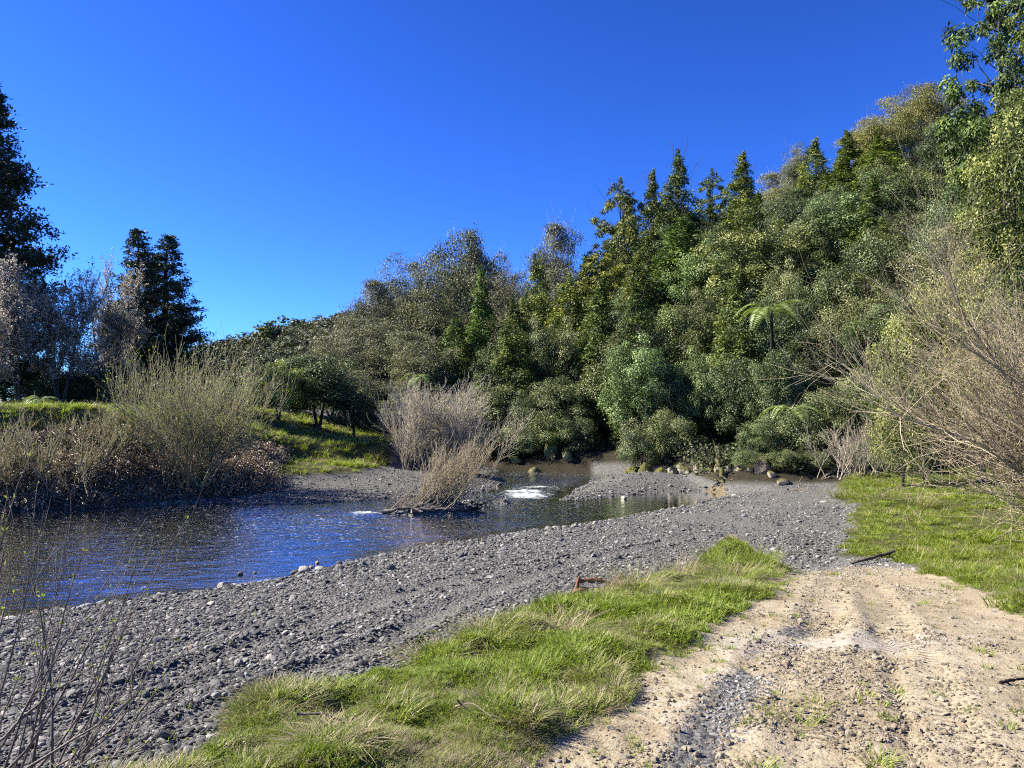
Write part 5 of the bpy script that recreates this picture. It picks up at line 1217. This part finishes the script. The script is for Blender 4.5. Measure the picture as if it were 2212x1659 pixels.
ok = (t['land'] > 0.05) & (t['s0'] > 0.03) & (t['s1'] < 0.55) & (rg.uniform(size=n) < np.where(x > -9.5, 0.18 * (t['land'] < 2.2), np.where(x > -11.5, .5 * (t['land'] < 3), 0.75)))
x, y, z = x[ok], y[ok], t['z'][ok]; n = len(x)
scatter('bramble_undergrowth', [bramble_piece(i) for i in range(5)], np.stack([x, y, z], -1), np.stack([rg.normal(size=n) * 0.3, rg.normal(size=n) * .3, rg.uniform(0, 6.28, n)], -1), rg.uniform(.5, 1.0, n), rg.integers(0, 5, n))

# ------------------------------------------------------------------ rocks of the far bank
GB = 'rocks along the foot of the far bank'
rg = np.random.default_rng(71)
def bank_rock(px, py, depth, wpx, hpx, label, moss=False, name='boulder'):
    p = A(px, py, depth); p[2] = zat(p[0], p[1]) - 0.05; o = link(name, (MOSS if moss else BOUL)[int(rg.integers(0, 3 if moss else 6))])
    sx = wpx / F_PX * depth * 0.5; sz = hpx / F_PX * depth * 0.5 / 0.8
    o.location = (p[0], p[1], p[2] + sz * 0.45); o.rotation_euler = (rg.normal() * 0.3, rg.normal() * 0.3, rg.uniform(0, 6.28)); o.scale = (sx, sx * rg.uniform(.8, 1.2), sz); tag(o, label, 'rock', GB); return o
bank_rock(1152, 1018, 46.9, 34, 26, 'pale cracked boulder at the water edge left of the dark gap')
bank_rock(1192, 1016, 47.6, 40, 42, 'mossy rock wall beside the pale cracked boulder', True)
bank_rock(1228, 1019, 47.0, 36, 26, 'mossy ledge at the left side of the dark gap', True)
bank_rock(1112, 1015, 48.2, 34, 14, 'low yellow mossy ledge at the upstream end', True)
bank_rock(1362, 1026, 43.6, 40, 44, 'tall mossy outcrop right of the dark gap', True)
bank_rock(1398, 1029, 42.0, 40, 44, 'pale outcrop streaked with moss above the gravel bar', True)
bank_rock(1432, 1033, 41.0, 34, 26, 'mossy rock at the right foot of the pale outcrop', True)
ROCKX = [(1455, 1036, 39, 24, 18), (1480, 1036, 38.6, 26, 22), (1508, 1034, 38.2, 24, 30), (1530, 1042, 37.6, 24, 16), (1552, 1038, 37.2, 22, 24), (1577, 1044, 36.6, 20, 18), (1600, 1040, 36.2, 26, 22), (1622, 1046, 35.6, 22, 16), (1645, 1038, 35.4, 26, 34), (1668, 1048, 34.6, 22, 14), (1540, 1022, 38.4, 28, 22), (1590, 1022, 37.4, 26, 20), (1500, 1018, 39.4, 24, 16), (1630, 1024, 36.4, 24, 18), (1470, 1022, 39.8, 24, 14), (1565, 1055, 35.2, 18, 10), (1690, 1052, 34.0, 20, 12), (1605, 1058, 34.6, 16, 9)]
ROCKL = ['squat tan rock at the left end of the rubble', 'square tan rock second in the rubble', 'pinkish upright rock in the rubble above the bar', 'small tan rock in front of the pinkish upright one', 'tilted slab of rubble with a pointed top', 'brown rock beside the tilted slab', 'broad broken rock in the middle of the rubble', 'little rock below the broad broken one', 'tall pale rock behind the leaning mossy trunk', 'flat rock at the foot of the tall pale one', 'shaded rock wedged in the upper rubble', 'reddish rock wedged under the shrubs', 'low rock tucked under shrubs at the rubble top', 'upper rock beside the leaning mossy trunk', 'dull rock at the top left of the rubble', 'small stone at the shingle edge left of the trunk foot', 'grey rock right of the trunk foot', 'smallest stone just below the trunk foot']
for (px, py, d, w, h), lb in zip(ROCKX, ROCKL):
    dd = 38.4 - (px - 1455) / 235.0 * 5.4 + (1.0 if py < 1030 else 0.0)
    bank_rock(px, py, dd, w * 1.15, h * 1.2 + (10 if py < 1030 else 0), lb)

# ------------------------------------------------------------------ fallen and drifted wood
def wood(label, name, pts, rad, mat, side=7, branches=0, seed=1, cat='driftwood', group=None, blen=(0.2, 0.5), tap=0.45):
    r = np.random.default_rng(seed); pts = np.array(pts, float); N = 12
    u = np.linspace(0, len(pts) - 1, N); P = np.stack([np.interp(u, np.arange(len(pts)), pts[:, k]) for k in range(3)], -1)
    P[1:-1] = 0.25 * P[:-2] + 0.5 * P[1:-1] + 0.25 * P[2:]; P += r.normal(size=P.shape) * rad * 0.18
    R = rad * np.linspace(1, tap, N) * (1 + 0.12 * r.normal(size=N)); R[0] *= 0.8; R[-1] *= 0.3
    e = empty(name, P[0]); o = P[0].copy()
    a = Acc(); V, Q = tubes(P - o, R, side); a.add(V, Q, a=0.1)
    a.add((P[[0]] - o), a=0); T_ = [[a.n - 1, k, (k + 1) % side] for k in range(side)]; a.T.append(np.array(T_))
    link('stem', a.mesh('stem', M[mat], True), e)
    if branches:
        BP, BR = grow(r, (P - o)[None], R[None], branches, blen[0], blen[1], 0.8, 0.25, 5, 0.5, 0.15, 1.0, 0.05, 0.3, 0.006)
        for k in range(branches):
            a = Acc(); V, Q = tubes(BP[k], BR[k], 5); a.add(V, Q, a=0.2); link('branch', a.mesh('branch', M[mat], True), e)
    tag(e, label, cat, group); return e
def gp(px, py, z, dz=0.0):
    x, y = G(px, py, z); return (x, y, zat(x, y) + dz)
# arched reddish root by the verge
rx, ry = G(1300, 1275, 1.2)
rt = empty('driftwood_root', (rx, ry, zat(rx, ry)))
def root_arc(name, pts, rad, sd_):
    P = np.array([A(px, py, ry + dy) for px, py, dy in pts]) - np.array(rt.location); N = 14
    u = np.linspace(0, len(P) - 1, N); Q_ = np.stack([np.interp(u, np.arange(len(P)), P[:, k]) for k in range(3)], -1); Q_[1:-1] = .25 * Q_[:-2] + .5 * Q_[1:-1] + .25 * Q_[2:]
    r = np.random.default_rng(sd_); R = rad * np.linspace(1.05, .7, N) * (1 + .14 * r.normal(size=N))
    a = Acc(); V, Q = tubes(Q_ + r.normal(size=Q_.shape) * .006, R, 7); a.add(V, Q, a=r.uniform(0, .3)); link(name, a.mesh(name, M['redwood'], True), rt)
root_arc('upright_branch', [(1240, 1290, 0), (1246, 1268, 0), (1252, 1245, 0.02)], 0.032, 1)
root_arc('cross_branch', [(1250, 1256, .03), (1275, 1252, .05), (1300, 1254, .05), (1325, 1262, .06)], 0.030, 2)
root_arc('bent_branch', [(1326, 1285, .1), (1326, 1262, .1), (1334, 1248, .1), (1346, 1246, .1), (1352, 1256, .1)], 0.034, 3)
root_arc('upright_branch', [(1362, 1285, .12), (1364, 1262, .12), (1370, 1243, .14)], 0.024, 4)
root_arc('root_plate', [(1236, 1284, -.05), (1262, 1274, 0.0), (1290, 1282, 0.05), (1310, 1276, .08)], 0.05, 5)
root_arc('root_plate', [(1252, 1300, -.05), (1275, 1290, -.02), (1300, 1296, 0.02)], 0.05, 6)
root_arc('thin_root', [(1330, 1268, .1), (1345, 1272, .1), (1362, 1270, .12)], 0.015, 7)
tag(rt, 'reddish driftwood root with arched branches where grass meets shingle', 'driftwood')
wood('dark forked branch lying across the far end of the track', 'fallen_branch', [gp(1932, 1202, .85, .16), gp(1890, 1211, .83, .09), gp(1850, 1220, .82, .05), gp(1838, 1222, .82, .03)], 0.036, 'bark', branches=3, seed=4, blen=(.2, .45))
wood('leaning mossy tree trunk rising from the far shingle edge', 'leaning_trunk', [A(1575, 1056, 34.5), A(1560, 1020, 34.9), A(1550, 990, 35.4)], 0.17, 'mossbark', branches=3, seed=5, cat='trunk', blen=(.8, 1.6))
GD = 'driftwood caught at the far edge of the shingle'
wood('long bleached branch slanting up from the drift pile', 'driftwood_branch', [A(1752, 1050, 32.8), A(1790, 1025, 33.2), A(1822, 1006, 33.6)], 0.075, 'driftwood', branches=3, seed=6, group=GD, blen=(.4, .9))
wood('pale curved branch arching over black shade', 'driftwood_branch', [A(1790, 1030, 33.0), A(1840, 1040, 33.0), A(1890, 1042, 32.6)], 0.068, 'driftwood', branches=4, seed=7, group=GD, blen=(.3, .8))
wood('brown pole lying flat along the shingle edge', 'driftwood_branch', [A(1650, 1052, 33.4), A(1720, 1055, 32.8), A(1800, 1058, 32.2)], 0.090, 'driftwood', branches=4, seed=8, group=GD, blen=(.3, .7))
wood('short pale stick at the right end of the drift pile', 'driftwood_branch', [A(1810, 1060, 31.8), A(1835, 1052, 32), A(1868, 1050, 32)], 0.075, 'driftwood', branches=3, seed=9, group=GD, blen=(.2, .6))
wood('dark twisted limb hanging beside the leaning trunk', 'driftwood_branch', [A(1598, 1042, 34.6), A(1625, 1030, 34.8), A(1660, 1052, 33.8)], 0.06, 'darkbark', branches=4, seed=10, group=GD, blen=(.4, .8))
wood('forked pale stick propped against the leaning trunk', 'driftwood_branch', [A(1576, 1040, 34.3), A(1600, 1024, 34.5), A(1622, 1008, 34.8)], 0.04, 'driftwood', branches=3, seed=11, group=GD, blen=(.4, .8))
wood('flat weathered log at the near edge of the drift pile', 'driftwood_branch', [A(1700, 1058, 32.4), A(1735, 1060, 32.2), A(1770, 1061, 32.0)], 0.07, 'driftwood', branches=2, seed=12, group=GD, blen=(.2, .4))
GI = 'wood lodged on the gravel island'
ix, iy = ISL[0][0], ISL[0][1]
wood('bleached log lodged along the front of the island', 'driftwood_log', [(ix - .9, iy - .55, .14), (ix - .2, iy - .6, .22), (ix + .9, iy - .5, .2)], 0.10, 'driftwood', branches=4, seed=13, group=GI, blen=(.3, .6))
wood('dark sodden log at the downstream end of the island', 'driftwood_log', [(ix + .5, iy - .55, .02), (ix + 1.1, iy - .4, .12), (ix + 1.6, iy - .1, .2)], 0.07, 'darkbark', branches=5, seed=14, group=GI, blen=(.3, .8))
wood('pale root snag at the upstream tip of the island', 'driftwood_log', [(ix - 1.9, iy - .3, .05), (ix - 1.3, iy - .4, .2), (ix - .6, iy - .35, .25)], 0.08, 'driftwood', branches=5, seed=15, group=GI, blen=(.2, .5))
wood('grey stump sticking up on the knoll', 'wooden_stub', [np.array(gp(1567, 1185, 1.35)) + (0, 0, 0), np.array(gp(1567, 1185, 1.35)) + (0, 0, .2)], 0.03, 'bark', seed=16, cat='stub', tap=.8)
wood('thin pale dead stick on the grass at the lower left', 'dead_stick', [gp(640, 1600, 1.95, .07), gp(700, 1598, 1.95, .09), gp(745, 1595, 1.95, .06), gp(790, 1602, 1.95, .08)], 0.008, 'driftwood', branches=2, seed=17, cat='stick', blen=(.05, .15))
wood('fine dry stalk lying on grass near the bare dirt', 'dead_stick', [gp(980, 1545, 1.95, .06), gp(1020, 1570, 1.95, .08), gp(1075, 1600, 1.95, .05)], 0.005, 'driftwood', branches=1, seed=18, cat='stick', blen=(.05, .1))
wood('dark twig on bare dirt at the right edge', 'dead_stick', [gp(2160, 1495, 1.8, .02), gp(2190, 1490, 1.8, .03), gp(2230, 1482, 1.8, .03)], 0.012, 'darkbark', branches=1, seed=19, cat='stick', blen=(.05, .12))
